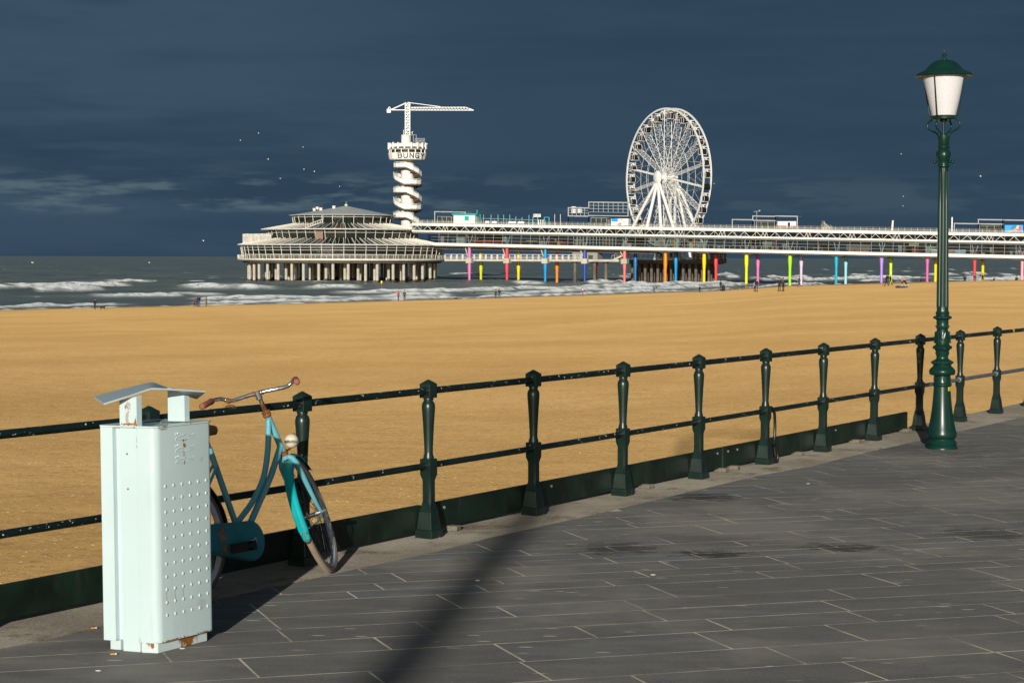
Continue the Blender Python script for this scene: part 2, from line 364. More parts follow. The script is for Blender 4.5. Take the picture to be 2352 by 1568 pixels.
# ---- promenade: fence line, paving, concrete edge
P0 = V((-1.2150, 10.612, 0)); U = V((0.5425, 0.8400, 0)); U.normalize(); LF = V((-U.y, U.x, 0)); STEP = 1.2634
def fence(t, off=0.0, z=0.0): return P0 + U * (t * STEP) + LF * off + V((0, 0, z))
KERB = [(0, 1490), (126, 1465), (227, 1441), (360, 1408), (492, 1377), (691, 1334.5), (838, 1302), (999, 1267), (1131, 1233), (1263, 1204), (1361, 1182), (1483, 1153), (1605, 1124), (1745, 1091), (1864, 1070), (1980, 1041), (2100, 1014), (2230, 984), (2352, 957)]
def build_promenade():
    m, n, p = NT('bluestone'); g = G(n); cc = g.co('World')
    rnd = g.new('ShaderNodeObjectInfo').outputs['Random']
    rp = g.new('ShaderNodeValToRGB'); e = rp.color_ramp.elements; e[0].color = (0.072, 0.070, 0.060, 1); e[0].position = 0.0; e[1].color = (0.068, 0.078, 0.080, 1); e[1].position = 1.0
    for q, c in ((0.3, (0.082, 0.080, 0.070, 1)), (0.55, (0.068, 0.066, 0.062, 1)), (0.85, (0.085, 0.082, 0.072, 1))):
        x = e.new(q); x.color = c
    g.L(rnd, rp.inputs[0]); col = rp.outputs[0]
    col = g.mix(g.mr(g.noise(g.map(cc, (1.3, 4, 1), (0, 0, -0.3)), 1.6, 7, 0.7), 0.32, 0.68, 0, 0.75), col, (0.048, 0.046, 0.046))
    col = g.mix(g.mr(g.noise(cc, 70, 4, 0.7), 0.45, 0.75, 0, 0.35), col, (0.17, 0.165, 0.155))
    col = g.mix(g.mt(g.mr(g.voro(g.map(cc, (3.2, 13, 1), (0, 0, -0.25)), 1.0), 0.14, 0.09), g.mr(g.noise(cc, 1.1, 3), 0.44, 0.58)), col, (0.21, 0.20, 0.18))
    col = g.mix(g.mr(g.noise(g.map(cc, (1, 1, 1), (0, 0, 0.2)), 0.55, 5, 0.65), 0.47, 0.64, 0, 0.50), col, (0.135, 0.126, 0.108))
    for (x, y, a, b, rz, k) in ((1412, 1259, 0.24, 0.22, 0.1, 0.85), (1640, 1272, 0.23, 0.13, 0.25, 1), (1932, 1257, 0.25, 0.16, 0.3, 0.9), (1612, 1141, 0.30, 0.22, 0.35, 1), (1040, 1230, 0.3, 0.2, 0.2, 0.4), (2260, 1226, 0.25, 0.3, 0.2, 0.7), (2080, 1030, 0.9, 0.7, 0.3, 0.5)):
        c = gnd(x, y); s = g.map(g.map(cc, (1, 1, 1), (0, 0, 0), (-c.x, -c.y, 0)), (1 / a, 1 / b, 0), (0, 0, -rz))
        ln = g.new('ShaderNodeVectorMath', operation='LENGTH'); g.L(s, ln.inputs[0])
        d = g.mt2(ln.outputs['Value'], g.mr(g.noise(g.map(cc, (1, 2.6, 1)), 6, 8, 0.8), 0.3, 0.7, -0.85, 0.85), 'ADD'); 
        col = g.mix(g.mr(ln.outputs['Value'], 1.0, 0.72, 0, k) if False else g.mt(g.mr(d, 1.0, 0.72, 0, 1), k), col, (0.026, 0.025, 0.025))
    g.L(col, p.inputs['Base Color']); p.inputs['Roughness'].default_value = 0.72; p.inputs['Specular IOR Level'].default_value = 0.35; p.inputs['Diffuse Roughness'].default_value = 0.75
    b = g.bump(g.noise(g.map(cc, (1, 2.5, 1), (0, 0, -0.3)), 14, 6, 0.7), 0.30, 0.006); g.L(b, p.inputs['Normal'])
    mort, n, p = NT('joint_mortar'); g = G(n); cc = g.co('World'); g.L(g.mix(g.mr(g.noise(cc, 2.2, 5, 0.7), 0.36, 0.62), (0.110, 0.102, 0.085), (0.270, 0.250, 0.195)), p.inputs['Base Color']); p.inputs['Roughness'].default_value = 0.95; p.inputs['Diffuse Roughness'].default_value = 0.8; p.inputs['Specular IOR Level'].default_value = 0.1
    conc, n, p = NT('worn_concrete'); g = G(n); cc = g.co('World')
    col = g.mix(g.mr(g.noise(cc, 0.8, 6, 0.65), 0.35, 0.65), (0.125, 0.112, 0.090), (0.208, 0.187, 0.152))
    col = g.mix(g.mr(g.noise(cc, 2.6, 7, 0.7), 0.50, 0.66, 0, 0.8), col, (0.060, 0.046, 0.032))
    col = g.mix(g.mr(g.noise(cc, 130, 3, 0.6), 0.5, 0.7, 0, 0.5), col, (0.34, 0.29, 0.22))
    col = g.mix(g.mr(g.noise(cc, 45, 3, 0.6), 0.55, 0.7, 0, 0.5), col, (0.055, 0.045, 0.035))
    col = g.mix(g.mr(g.noise(cc, 3.3, 4, 0.6), 0.66, 0.76, 0, 0.5), col, (0.07, 0.08, 0.025))
    g.L(col, p.inputs['Base Color']); p.inputs['Roughness'].default_value = 0.95; p.inputs['Specular IOR Level'].default_value = 0.1; p.inputs['Diffuse Roughness'].default_value = 0.7
    g.L(g.bump(g.noise(cc, 60, 5, 0.7), 0.45, 0.006), p.inputs['Normal'])
    a, b_ = fence(-30, 0.0), fence(70, 0.0)
    prom = MB().prism([(a.x, a.y), (b_.x + 40, b_.y - 45), (b_.x, b_.y)][::1] if False else [(a.x, a.y), (a.x + 30, a.y - 20), (b_.x + 60, b_.y - 40), (b_.x, b_.y)], -0.4, -0.0006).build('promenade', mort, fix=True)
    tag(prom, None, None, None, 'structure')
    # kerb beam: from just seaward of the fence to the wavy edge of the paving
    k = [gnd(x, y) for x, y in KERB]; k = [k[0] + (k[0] - k[1]) * 9] + k + [k[-1] + (k[-1] - k[-2]) * 12]
    mb = MB(); so = [(q - P0).dot(U) / STEP for q in k]; outer = [fence(t, 0.24) for t in so]
    for i in range(len(k) - 1):
        p4 = [outer[i], k[i], k[i + 1], outer[i + 1]]
        mb.quad(*[V((q.x, q.y, 0.0045)) for q in p4])
        mb.quad(*[V((q.x, q.y, z)) for q, z in ((k[i], -0.02), (k[i + 1], -0.02), (k[i + 1], 0.0045), (k[i], 0.0045))])
        mb.quad(*[V((q.x, q.y, z)) for q, z in ((outer[i], -0.35), (outer[i + 1], -0.35), (outer[i + 1], 0.0045), (outer[i], 0.0045))])
    tag(mb.build('concrete_kerb', conc, fix=True), None, None, None, 'structure')
    mb = MB(); a, b_ = fence(-30, 0.16), fence(70, 0.16); mb.prism([(a.x, a.y), (a.x - LF.x * .5, a.y - LF.y * .5), (b_.x - LF.x * .5, b_.y - LF.y * .5), (b_.x, b_.y)], -6, -0.36)
    tag(mb.build('sea_wall', conc, fix=True), None, None, None, 'structure')
    # slabs of random width laid in courses
    cd_ = V((math.cos(math.radians(16)), math.sin(math.radians(16)), 0)); jd = V((-math.sin(math.radians(21)), math.cos(math.radians(21)), 0)); O = V((-0.3, 7.0, 0))
    kn = [((q - P0).dot(U), (q - P0).dot(LF)) for q in k]; kx = [q[0] for q in kn]; ky = [q[1] for q in kn]
    rs = random.Random(11); slabs = []; t = -5.0
    inv = CAMROT.transposed()
    while t < 46:
        w = rs.choice([0.19, 0.20, 0.21, 0.29, 0.30, 0.38, 0.40, 0.41]); s = -13 + rs.random() * 0.5
        while s < 42:
            l = rs.choice([0.55, 0.62, 0.75, 0.8, 0.95, 1.05]) * (1.25 if w > 0.25 else 0.9)
            c = O + cd_ * (s + l / 2) + jd * (t + w / 2); s0 = s; s += l
            if c.y < 1.6: continue
            d = inv @ (c - V((0, 0, EYE))); px, py = CX + FPX * d.x / -d.z, CY - FPX * d.y / -d.z
            if not (-2500 < px < 7000 and py < 4200): continue
            r = c - P0
            if r.dot(LF) > np.interp(r.dot(U), kx, ky) + 0.42: continue
            slabs.append(((w * l) / c.y ** 3 if -90 < px < 2440 and py < 1640 else 0, s0, l, t, w))
        t += w
    slabs.sort(key=lambda q: -q[0])
    def slab(mb, s0, l, t, w, z):
        gp = 0.0055; P = lambda a, b, zz: O + cd_ * a + jd * b + V((0, 0, zz))
        a0, a1, b0, b1 = s0 + gp, s0 + l - gp, t + gp, t + w - gp; e = 0.0012
        lo = [P(a0, b0, -0.03), P(a1, b0, -0.03), P(a1, b1, -0.03), P(a0, b1, -0.03)]
        mi = [P(a0, b0, z - 0.001), P(a1, b0, z - 0.001), P(a1, b1, z - 0.001), P(a0, b1, z - 0.001)]
        tp = [P(a0 + e, b0 + e, z), P(a1 - e, b0 + e, z), P(a1 - e, b1 - e, z), P(a0 + e, b1 - e, z)]
        mb.add(lo + mi + tp, [(0, 1, 5, 4), (1, 2, 6, 5), (2, 3, 7, 6), (3, 0, 4, 7), (4, 5, 9, 8), (5, 6, 10, 9), (6, 7, 11, 10), (7, 4, 8, 11), (8, 9, 10, 11)])
    for q in slabs[:298]:
        mb = MB(); slab(mb, *q[1:], rs.uniform(0, 0.0008)); mb.build('paving_stone', m, prom, fix=False)
    groups = MB()
    for q in slabs[298:]: slab(groups, *q[1:], rs.uniform(0, 0.0008))
    o = groups.build('paving_stones', m, prom, fix=False); o['kind'] = 'stuff'
build_beach(); build_sea(); build_promenade()
# ================================================================ PIER, PAVILION, TOWER, WHEEL
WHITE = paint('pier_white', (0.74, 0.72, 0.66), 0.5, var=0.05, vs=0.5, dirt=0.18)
CREAM = paint('pier_cream', (0.70, 0.66, 0.56), 0.55, var=0.06, vs=0.4, dirt=0.25)
BRIGHT = paint('fresh_white', (0.78, 0.77, 0.73), 0.4, var=0.03, vs=0.6)
STEEL = paint('pier_grey_steel', (0.34, 0.35, 0.34), 0.5, var=0.1, vs=0.6)
MULL = paint('window_bar_grey', (0.30, 0.29, 0.27), 0.5)
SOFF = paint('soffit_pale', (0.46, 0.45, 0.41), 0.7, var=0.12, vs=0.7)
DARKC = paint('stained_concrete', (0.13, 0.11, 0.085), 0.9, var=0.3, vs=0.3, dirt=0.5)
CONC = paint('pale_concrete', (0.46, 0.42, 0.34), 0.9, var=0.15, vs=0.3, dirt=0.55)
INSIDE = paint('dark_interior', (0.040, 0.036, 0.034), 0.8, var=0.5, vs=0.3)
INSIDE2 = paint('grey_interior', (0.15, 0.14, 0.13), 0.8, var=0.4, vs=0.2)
FLOOR = paint('timber_deck', (0.22, 0.18, 0.13), 0.8, var=0.2, vs=0.6)
ROOFG = paint('roof_felt', (0.40, 0.42, 0.40), 0.85, var=0.12, vs=0.4)
GL1 = glass('pier_glass', (0.020, 0.028, 0.030), 0.80)
GL2 = glass('dark_glass', (0.014, 0.020, 0.018), 0.12, 0.06)
GL3 = glass('clear_glass', (0.03, 0.05, 0.05), 0.55)
TURQ = paint('turquoise_paint', (0.005, 0.36, 0.36), 0.45, var=0.08)
ZU = V((0, 0, 1))
PO = V((-16.8, 620, 0)); PA = V((.9243, -.3815, 0)); PB = V((.3815, .9243, 0)); SLOPE = -.0196
PAS = (PA + V((0, 0, SLOPE))).normalized()
def zt(s): return 13.09 + SLOPE * s
def Q(s, b, z): return PO + PA * s + PB * b + V((0, 0, zt(s) + z))
def sx(x, b=0.0):
    k = (x - CX) / FPX; o = PO + PB * b; return (k * o.y - o.x) / (PA.x - k * PA.y)
SRC = 2352 / 4096
def strip(mb, s0, s1, b0, b1, z0, z1):
    mb.hexa([Q(s0, b0, z0), Q(s1, b0, z0), Q(s1, b1, z0), Q(s0, b1, z0), Q(s0, b0, z1), Q(s1, b0, z1), Q(s1, b1, z1), Q(s0, b1, z1)])
ORD = 'first second third fourth fifth sixth seventh eighth ninth tenth eleventh twelfth'.split()
def build_pier():
    S0, S1 = -19.0, 226.0; org = Q(S0, 0, 0); rt = root('pier', org, 'long white two storey pier with glass sides on coloured round pillars in the sea', 'pier')
    B = 13.0; mb = MB(); strip(mb, S0, S1, 0, B, -.93, 0); mb.build('upper_fascia', WHITE, rt)
    mb = MB(); strip(mb, S0, S1, 0.02, B, 0.002, 0.03); mb.build('roof_deck', FLOOR, rt)
    mb = MB(); strip(mb, S0, S1, -.15, B, -2.98, -2.43); mb.build('middle_fascia', WHITE, rt)
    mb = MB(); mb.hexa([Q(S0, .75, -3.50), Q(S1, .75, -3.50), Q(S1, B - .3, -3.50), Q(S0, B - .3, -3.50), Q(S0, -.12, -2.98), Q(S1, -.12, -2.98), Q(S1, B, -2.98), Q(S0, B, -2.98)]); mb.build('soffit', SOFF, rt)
    SL = -12.0
    mb = MB(); strip(mb, SL, S1, 0, B, -7.53, -6.60); mb.build('lower_fascia', WHITE, rt)
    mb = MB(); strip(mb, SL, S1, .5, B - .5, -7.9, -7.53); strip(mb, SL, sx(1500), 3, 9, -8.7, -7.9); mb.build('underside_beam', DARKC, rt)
    mb = MB(); strip(mb, SL, S1, .1, B - .1, -6.60, -6.57); mb.build('floor', INSIDE2, rt)
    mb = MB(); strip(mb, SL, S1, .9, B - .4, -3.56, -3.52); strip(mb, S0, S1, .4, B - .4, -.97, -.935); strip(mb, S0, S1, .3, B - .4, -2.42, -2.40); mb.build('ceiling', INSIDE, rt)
    # rear wall: dark panels with gaps of glass between
    rs = random.Random(3); mb = MB(); s = SL
    while s < S1:
        l = rs.uniform(3, 9)
        if rs.random() < .42: strip(mb, s, min(s + l, S1), 9.5, 9.9, -6.57, -3.56 if rs.random() < .5 else -4.6)
        s += l
    s = S0
    while s < S1:
        l = rs.uniform(2, 8)
        if rs.random() < .45: strip(mb, s, min(s + l, S1), 10.5, 10.8, -2.40, -.97)
        s += l
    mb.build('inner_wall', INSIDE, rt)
    mb = MB(); strip(mb, S0, S1, B - .25, B - .2, -6.57, -3.56); strip(mb, S0, S1, B - .25, B - .2, -2.40, -.97); mb.build('rear_glazing', GL1, rt)
    pal = [paint('partition_' + n_, c_, .6, var=.2, vs=.6) for n_, c_ in (('white', (.55, .56, .54)), ('sage', (.34, .40, .37)), ('brown', (.16, .075, .04)), ('slate', (.12, .14, .16)), ('sand', (.42, .35, .25)), ('red', (.34, .04, .035)))]
    for i in range(64):     # partitions, shop fronts and screens standing inside
        s = rs.uniform(SL + 6, S1 - 8); l = rs.choice([.5, .8, 1.2, 2.0, 3.2]); h = rs.choice([1.0, 1.3, 2.0, 2.6]) if l > 1 else rs.choice([1.2, 2.2, 2.9]); b = rs.uniform(2.6, 8)
        mb = MB(); strip(mb, s, s + l, b, b + .15, -6.57, -6.57 + h); mb.build('partition', rs.choice(pal[:3] + pal), rt)
    for x in range(2292, 2470, 13):
        mb = MB(); s = sx(x * SRC, 1.2); strip(mb, s, s + .16, 1.2, 1.3, -6.57, -3.56); mb.build('white_frame', BRIGHT, rt)
    for x in range(2640, 3060, 36):
        mb = MB(); s = sx(x * SRC, 2.2); strip(mb, s, s + .28, 2.2, 2.5, -6.57, -3.56); mb.build('inner_column', STEEL, rt)
    # panes and glazing bars, module by module
    MOD = 3.35; n = int((S1 - S0) / MOD)
    up = MB().box((0, 0, 0), (MOD - .14, .03, 1.42)).mesh('pane', GL1); lo = MB().box((0, 0, 0), (MOD - .10, .03, .96)).mesh('pane', GL1)
    mv = MB().box((0, 0, 0), (.12, .12, 1.50)).mesh('upper_mullion', MULL); ml = MB().beam((0, .52, 1.55), (0, .15, -1.55), .09).mesh('lower_mullion', MULL); mc = MB()
    YB = ZU.cross(PAS).normalized(); ZP = PAS.cross(YB).normalized()
    for i in range(n):
        s = S0 + MOD * (i + .5)
        put(up, 'upper_pane', rt, axm(PAS, YB, ZP, Q(s, .28, -1.68) - org))
        put(mv, 'upper_mullion', rt, axm(PAS, YB, ZU, Q(s - MOD / 2, .25, -1.68) - org))
        if s - MOD / 2 < SL: continue
        for j in range(3): put(lo, 'lower_pane', rt, axm(PAS, YB, ZP, Q(s, .50 - .12 * j, -4.02 - 1.03 * j) - org))
        put(ml, 'lower_mullion', rt, axm(PA, PB, ZU, Q(s - MOD / 2, 0, -5.05) - org))
    for z, b in ((-4.53, .42), (-5.56, .30)): mc.beam(Q(SL, b, z), Q(S1, b, z), .07)
    mc.build('glazing_rails', MULL, rt)
    # zig-zag truss in the upper storey, one part per bay
    T = 13.9; k = int((S1 - S0) / T)
    for i in range(k + 1):
        mb = MB(); s0 = S0 + T * i; mb_ = lambda a, b_: mb.beam(Q(min(s0 + a[0], S1), .12, a[1]), Q(min(s0 + b_[0], S1), .12, b_[1]), .115)
        for j in range(3):
            c = 1.9 + j * 3.95; mb_((c - 1.55, -2.43), (c, -.95)); mb_((c, -.95), (c + 1.55, -2.43))
        for a in (11.9, 13.0): mb_((a - .55, -2.43), (a, -.95)); mb_((a, -.95), (a + .5, -2.43))
        mb.build('truss', CREAM, rt)
    # roof railing
    mb = MB(); s = S0
    while s < S1: mb.beam(Q(s, .25, 0), Q(s, -.02, 1.08), .075); s += 1.95
    for z in (.18, .36, .54, .72): mb.beam(Q(S0, .25 - .25 * z, z), Q(S1, .25 - .25 * z, z), .045)
    mb.build('roof_railing', CREAM, rt); mb = MB(); mb.beam(Q(S0, 0, 1.10), Q(S1, 0, 1.10), .10); mb.build('handrail', paint('handrail_brown', (.19, .165, .14), .6), rt)
    mb = MB(); s = sx(1590)
    while s < sx(1850): mb.beam(Q(s, -.05, -6.6), Q(s, -.05, -5.5), .07); s += 1.75
    mb.beam(Q(sx(1590), -.05, -5.5), Q(sx(1850), -.05, -5.5), .07); mb.build('balcony_railing', STEEL, rt)
    # coloured pillars: near row and far row
    cols = {'pink': (.62, .17, .38), 'lime': (.55, .58, .0), 'red': (.78, .05, .06), 'yellow': (.86, .60, .0), 'sky blue': (.0, .25, .56), 'orange': (.88, .23, .005), 'dark blue': (.015, .06, .34), 'salmon': (.82, .16, .14), 'blue': (.015, .14, .38), 'yellow green': (.78, .76, .0), 'bright green': (.36, .72, .0), 'magenta': (.58, .12, .33), 'lilac': (.68, .50, .66), 'turquoise blue': (.0, .36, .50), 'pale blue': (.28, .62, .68), 'violet': (.40, .22, .68), 'light green': (.62, .78, .04), 'rose': (.86, .36, .42)}
    near = [(1877, 'pink'), (2027, 'red'), (2180, 'sky blue'), (2338, 'dark blue'), (2497, 'salmon'), (2660, 'orange'), (2815, 'yellow'), (2984, 'yellow green'), (3158, 'bright green'), (3343, 'turquoise blue'), (3524, 'violet'), (3707, 'magenta'), (3896, 'red'), (4086, 'rose')]
    far = [(1923, 'lime'), (2073, 'yellow'), (2227, 'orange'), (2383, 'red'), (2540, 'blue'), (2702, 'sky blue'), (2862, 'red'), (3030, 'pink'), (3203, 'lilac'), (3381, 'pale blue'), (3561, 'light green'), (3740, 'yellow'), (3929, 'yellow'), (4112, 'bright green')]
    for row, b, word in ((near, 1.6, 'near row'), (far, 9.2, 'far row')):
        for x, cn in row:
            s = sx(x * SRC, b); zj = -3.4 + .0236 * max(s, 0); top = zt(s) - 7.7; p = PO + PA * s + PB * b; e = 1.0
            m = paint('pillar_' + cn.replace(' ', '_'), cols[cn], .38, var=.07, vs=.6, dirt=.10, co='World')
            mb = MB(); mb.lathe([(.43, -9), (.44, zj - .5), (.62, zj + 1.3), (.63, zj + 3), (.52, min(zj + 9, top - .2)), (.52, top + .2)], 18, p)
            o = mb.build('pillar', m, rt, smooth=30); o['label'] = f'{cn} pillar in the {word}'
            if b < 2 and x > 2560:      # flared concrete cap over each pair
                mb = MB(); q = lambda ds, bb, z: Q(s + ds, bb, z)
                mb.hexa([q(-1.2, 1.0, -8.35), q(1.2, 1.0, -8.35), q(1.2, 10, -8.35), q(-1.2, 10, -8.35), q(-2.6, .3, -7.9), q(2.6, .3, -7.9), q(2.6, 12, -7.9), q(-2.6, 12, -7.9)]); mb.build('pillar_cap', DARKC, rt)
            elif b < 2:
                mb = MB(); mb.tube([Q(s - 1.3, 1.2, -8.2), p + PA * -.7 + V((0, 0, 2.2))], .2, 8); mb.build('brace', CONC, rt)
                mb = MB(); mb.box(p + V((0, 0, .6)) + PB * .3, (2.1, 2.6, 1.7), (PA, PB, ZU)); mb.build('collar', CONC, rt, bevel=.12)
    for x, cn in near:      # slanting white V columns behind the lower glazing
        s = sx(x * SRC, 1.6); mb = MB(); mb.tube([Q(s - 1.0, 2.4, -3.55), Q(s - .15, 1.5, -6.55)], .13, 8); mb.tube([Q(s + .9, 2.4, -3.55), Q(s + .15, 1.5, -6.55)], .13, 8); mb.build('v_column', BRIGHT, rt, smooth=50)
def build_roof_things():
    def tag_frame(rt): return rt
    labs = ['grey steel roof frame beside the turquoise kiosk', 'large grey steel roof frame with a gridded upper panel left of the wheel', 'grey steel roof frame round a white wall right of the wheel', 'grey steel roof frame beside the ice cream hoarding right of the lamp']
    def fr(x0, x1, b, z0, z1, mb, w=.26, legs=True):
        s0, s1 = sx(x0, b), sx(x1, b)
        mb.beam(Q(s0 - w / 2, b, z1), Q(s1 + w / 2, b, z1), w)
        if legs:
            for s in (s0, s1): mb.beam(Q(s, b, z0), Q(s, b, z1 - w / 2), w)
    def zpx(y, x, b=5):   # height above the roof deck seen at x, y
        s = sx(x, b); q = PO + PA * s + PB * b; return at(x, y, q.y).z - zt(s)
    specs = [
        (labs[0], [(998, 1040, 486), (1040, 1068, 487)], (1004, 1036, 497, 514)),
        (labs[1], [(1304, 1351, 496), (1304, 1351, 477), (1351, 1441, 495), (1351, 1441, 464)], (1356, 1392, 500, 517)),
        (labs[2], [(1680, 1727, 504), (1727, 1779, 496), (1779, 1829, 496), (1727, 1779, 506)], (1731, 1777, 508, 522)),
        (labs[3], [(2189, 2244, 513), (2244, 2300, 504), (2300, 2390, 505), (2244, 2300, 514)], (2247, 2298, 516, 532))]
    for i, (lb, bars, gb) in enumerate(specs):
        b = 5.0; x0 = bars[0][0]; s = sx(x0, b); rt = root('roof_frame', Q(s, b, .03), lb, 'steel frame', 'steel frames on the pier roof')
        mb = MB()
        for xa, xb, y in bars: fr(xa, xb, b, .03, zpx(y, xa), mb); fr(xa, xb, b + 5, .03, zpx(y, xa), mb)
        for xa, xb, y in bars:
            for xx in (xa, xb):
                ss = sx(xx, b); mb.beam(Q(ss, b, zpx(y, xa) - .02), Q(ss, b + 5, zpx(y, xa) - .02), .2)
        mb.build('frame', STEEL, rt)
        if i == 1:
            mb = MB()
            for xa, xb, ya, yb, nx, ny in ((1351, 1441, 464, 487, 8, 3), (1304, 1351, 477, 495, 5, 3)):
                sa, sb = sx(xa, b), sx(xb, b); za, zb = zpx(yb, xa), zpx(ya, xa)
                for j in range(nx + 1): mb.beam(Q(sa + (sb - sa) * j / nx, b - .1, za), Q(sa + (sb - sa) * j / nx, b - .1, zb), .12)
                for j in range(ny + 1): mb.beam(Q(sa, b - .14, za + (zb - za) * j / ny), Q(sb, b - .14, za + (zb - za) * j / ny), .12)
            mb.build('grid_panel', STEEL, rt)
            for dx in (0, 14):
                mb = MB(); ss = sx(1316 + dx, b + 1); mb.box(Q(ss, b + 1.5, zpx(484, 1316) + .3), (1.4, 1.1, 2.2 - dx * .03), (PA, PB, ZU)); mb.build('air_unit', BRIGHT, rt)
        xa, xb, ya, yb = gb; sa, sb = sx(xa, b + 1), sx(xb, b + 1); z1 = zpx(ya, xa); mid = (sa + sb) / 2
        k = 3
        for j in range(k):
            l = (sb - sa) / k; mb = MB(); mb.box(Q(sa + l * (j + .5), b + 1, z1 / 2), (l - .14, .05, z1 - .1), (PA, PB, ZU)); mb.build('pane', GL3, rt)
        mb = MB()
        for j in range(k + 1): mb.beam(Q(sa + (sb - sa) * j / k, b + 1, .03), Q(sa + (sb - sa) * j / k, b + 1, z1), .1)
        mb.beam(Q(sa, b + 1, z1), Q(sb, b + 1, z1), .12); mb.build('glazing_bars', STEEL, rt)
        mb = MB(); mb.box(Q(mid, b + 4.2, z1 / 2), (sb - sa, .1, z1), (PA, PB, ZU)); mb.build('back_wall', INSIDE2, rt)
    def panel(name, lb, cat, x0, x1, y0, y1, b, mats, deep=.3):
        sa, sb = sx(x0, b), sx(x1, b); z0, z1 = max(.03, zpx(y1, x0, b)), zpx(y0, x0, b); o = root(name, Q((sa + sb) / 2, b, z0), lb, cat)
        mb = MB(); mb.box(Q((sa + sb) / 2, b + deep / 2, (z0 + z1) / 2), (sb - sa, deep, z1 - z0), (PA, PB, ZU)); mb.build('panel', mats, o)
        F = lambda u, v, e=.01: Q(sa + (sb - sa) * u, b - e, z0 + (z1 - z0) * v); return o, F
    col = lambda n, c: paint('print_' + n, c, .5, var=.02)
    k, F = panel('kiosk', 'white kiosk with turquoise roof edge and window on the pier roof', 'kiosk', 1041, 1090, 493, 517, 4, BRIGHT, 3.5)
    mb = MB(); sa, sb = sx(1039, 4), sx(1095, 4); zz = zpx(492, 1041, 4); mb.box(Q((sa + sb) / 2, 5.6, zz), (sb - sa, 4.4, .5), (PA, PB, ZU)); mb.build('roof', TURQ, k)
    MB().quad(F(.52, .35), F(.72, .35), F(.72, .85), F(.52, .85)).build('window', TURQ, k)
    for j, x in enumerate((1095, 1102, 1110)):
        mb = MB(); s = sx(x, 5); mb.beam(Q(s, 5, .03), Q(s, 5, zpx((482, 493, 493)[j], x)), .16); tag(mb.build('roof_pole', TURQ, None, org=Q(s, 5, .03)), ('left', 'middle', 'right')[j] + 'most of three turquoise poles close beside the turquoise kiosk' if j != 1 else 'middle one of three turquoise poles close beside the turquoise kiosk', 'pole', 'turquoise poles by the kiosk')
    for j, (x, y) in enumerate(((1127, 493), (1143, 493), (1156, 493), (1170, 493), (1184, 497), (1198, 499), (1214, 494))):
        mb = MB(); s = sx(x, 6); mb.beam(Q(s, 6, .03), Q(s, 6, zpx(y, x, 6)), .18); tag(mb.build('roof_pole', TURQ, None, org=Q(s, 6, .03)), ORD[j] + ' turquoise pole from the left in the row along the terrace rail', 'pole', 'turquoise poles along the roof terrace')
    mb = MB(); mb.beam(Q(sx(1105, 6.2), 6.2, 2.0), Q(sx(1252, 6.2), 6.2, 1.7), .12)
    for x in (1105, 1135, 1163, 1192, 1222, 1252): mb.beam(Q(sx(x, 6.2), 6.2, .03), Q(sx(x, 6.2), 6.2, 1.65), .1)
    tag(mb.build('terrace_rail', STEEL, None, org=Q(sx(1105, 6), 6, .03)), 'grey rail of the roof terrace behind the turquoise poles', 'railing')
    for j, (xa, xb) in enumerate(((1113, 1122), (1128, 1139), (1166, 1183), (1188, 1202))):
        mb = MB(); sa, sb = sx(xa, 2.5), sx(xb, 2.5); mb.box(Q((sa + sb) / 2, 2.6, .45), (sb - sa, .5, .1), (PA, PB, ZU)); mb.box(Q((sa + sb) / 2, 2.9, .75), (sb - sa, .1, .7), (PA, PB, ZU))
        for s in (sa + .2, sb - .2): mb.box(Q(s, 2.6, .2), (.1, .5, .4), (PA, PB, ZU))
        tag(mb.build('lounge_bench', BRIGHT, None, org=Q(sa, 2.6, .03)), ORD[j] + ' white lounge bench from the left on the roof terrace', 'bench', 'white benches on the roof terrace')
    g = root('entrance_gate', Q(sx(1223, 5), 5, .03), 'turquoise terrace gate with a white KUST sign on top', 'gate'); mb = MB()
    sa, sb = sx(1223, 5), sx(1234, 5); h = zpx(498, 1223); mb.beam(Q(sa, 5, .03), Q(sa, 5, h), .2); mb.beam(Q(sb, 5, .03), Q(sb, 5, h), .2); mb.beam(Q(sa, 5, h), Q(sb + .4, 5, h), .2)
    sc_, sd_ = sx(1249, 5), sx(1260, 5); h2 = zpx(499, 1249); mb.beam(Q(sc_, 5, .03), Q(sc_, 5, h2), .2); mb.beam(Q(sd_, 5, .03), Q(sd_, 5, h2), .2); mb.beam(Q(sc_, 5, h2), Q(sd_, 5, h2), .22); mb.build('arch', TURQ, g)
    mb = MB(); mb.box(Q((sa + sb) / 2 + .7, 4.9, h + .45), (2.6, .15, 1.0), (PA, PB, ZU)); sg = mb.build('sign_board', BRIGHT, g)
    put(text_mesh('KUST', .95, .01, col('sign_ink', (.15, .15, .15)), .02), 'sign_lettering', g, axm(PA, ZU, -PB, Q((sa + sb) / 2 - .45, 4.80, h + .12) - ORG[g.name]))
    mb = MB()
    for x in (1236, 1241, 1246): mb.beam(Q(sx(x, 4), 4, .03), Q(sx(x, 4), 4, 1.8), .22)
    mb.build('white_posts', BRIGHT, g)
    for x in (1226 + 77, ): pass
    for x in (1273, 1286):
        mb = MB(); s = sx(x, 5); mb.beam(Q(s, 5, .03), Q(s, 5, zpx(492, x)), .13); tag(mb.build('light_mast', CREAM, None, org=Q(s, 5, .03)), 'thin pale mast ' + ('right after the KUST gate' if x < 1280 else 'just left of the gridded roof frame') + ' on the pier roof', 'mast', 'pale masts on the pier roof')
    w, F = panel('painted_hut', 'white hut with blue panel and red stripes at the foot of the wheel', 'hut', 1402, 1442, 502, 518, 4.4, BRIGHT, 2.5)
    MB().quad(F(.02, .55), F(.40, .55), F(.40, .98), F(.02, .98)).build('blue_panel', col('blue', (.0, .30, .70)), w)
    MB().quad(F(.40, .22), F(.60, .22), F(.60, .36), F(.46, .36)).build('red_stripe', col('red', (.75, .06, .03)), w)
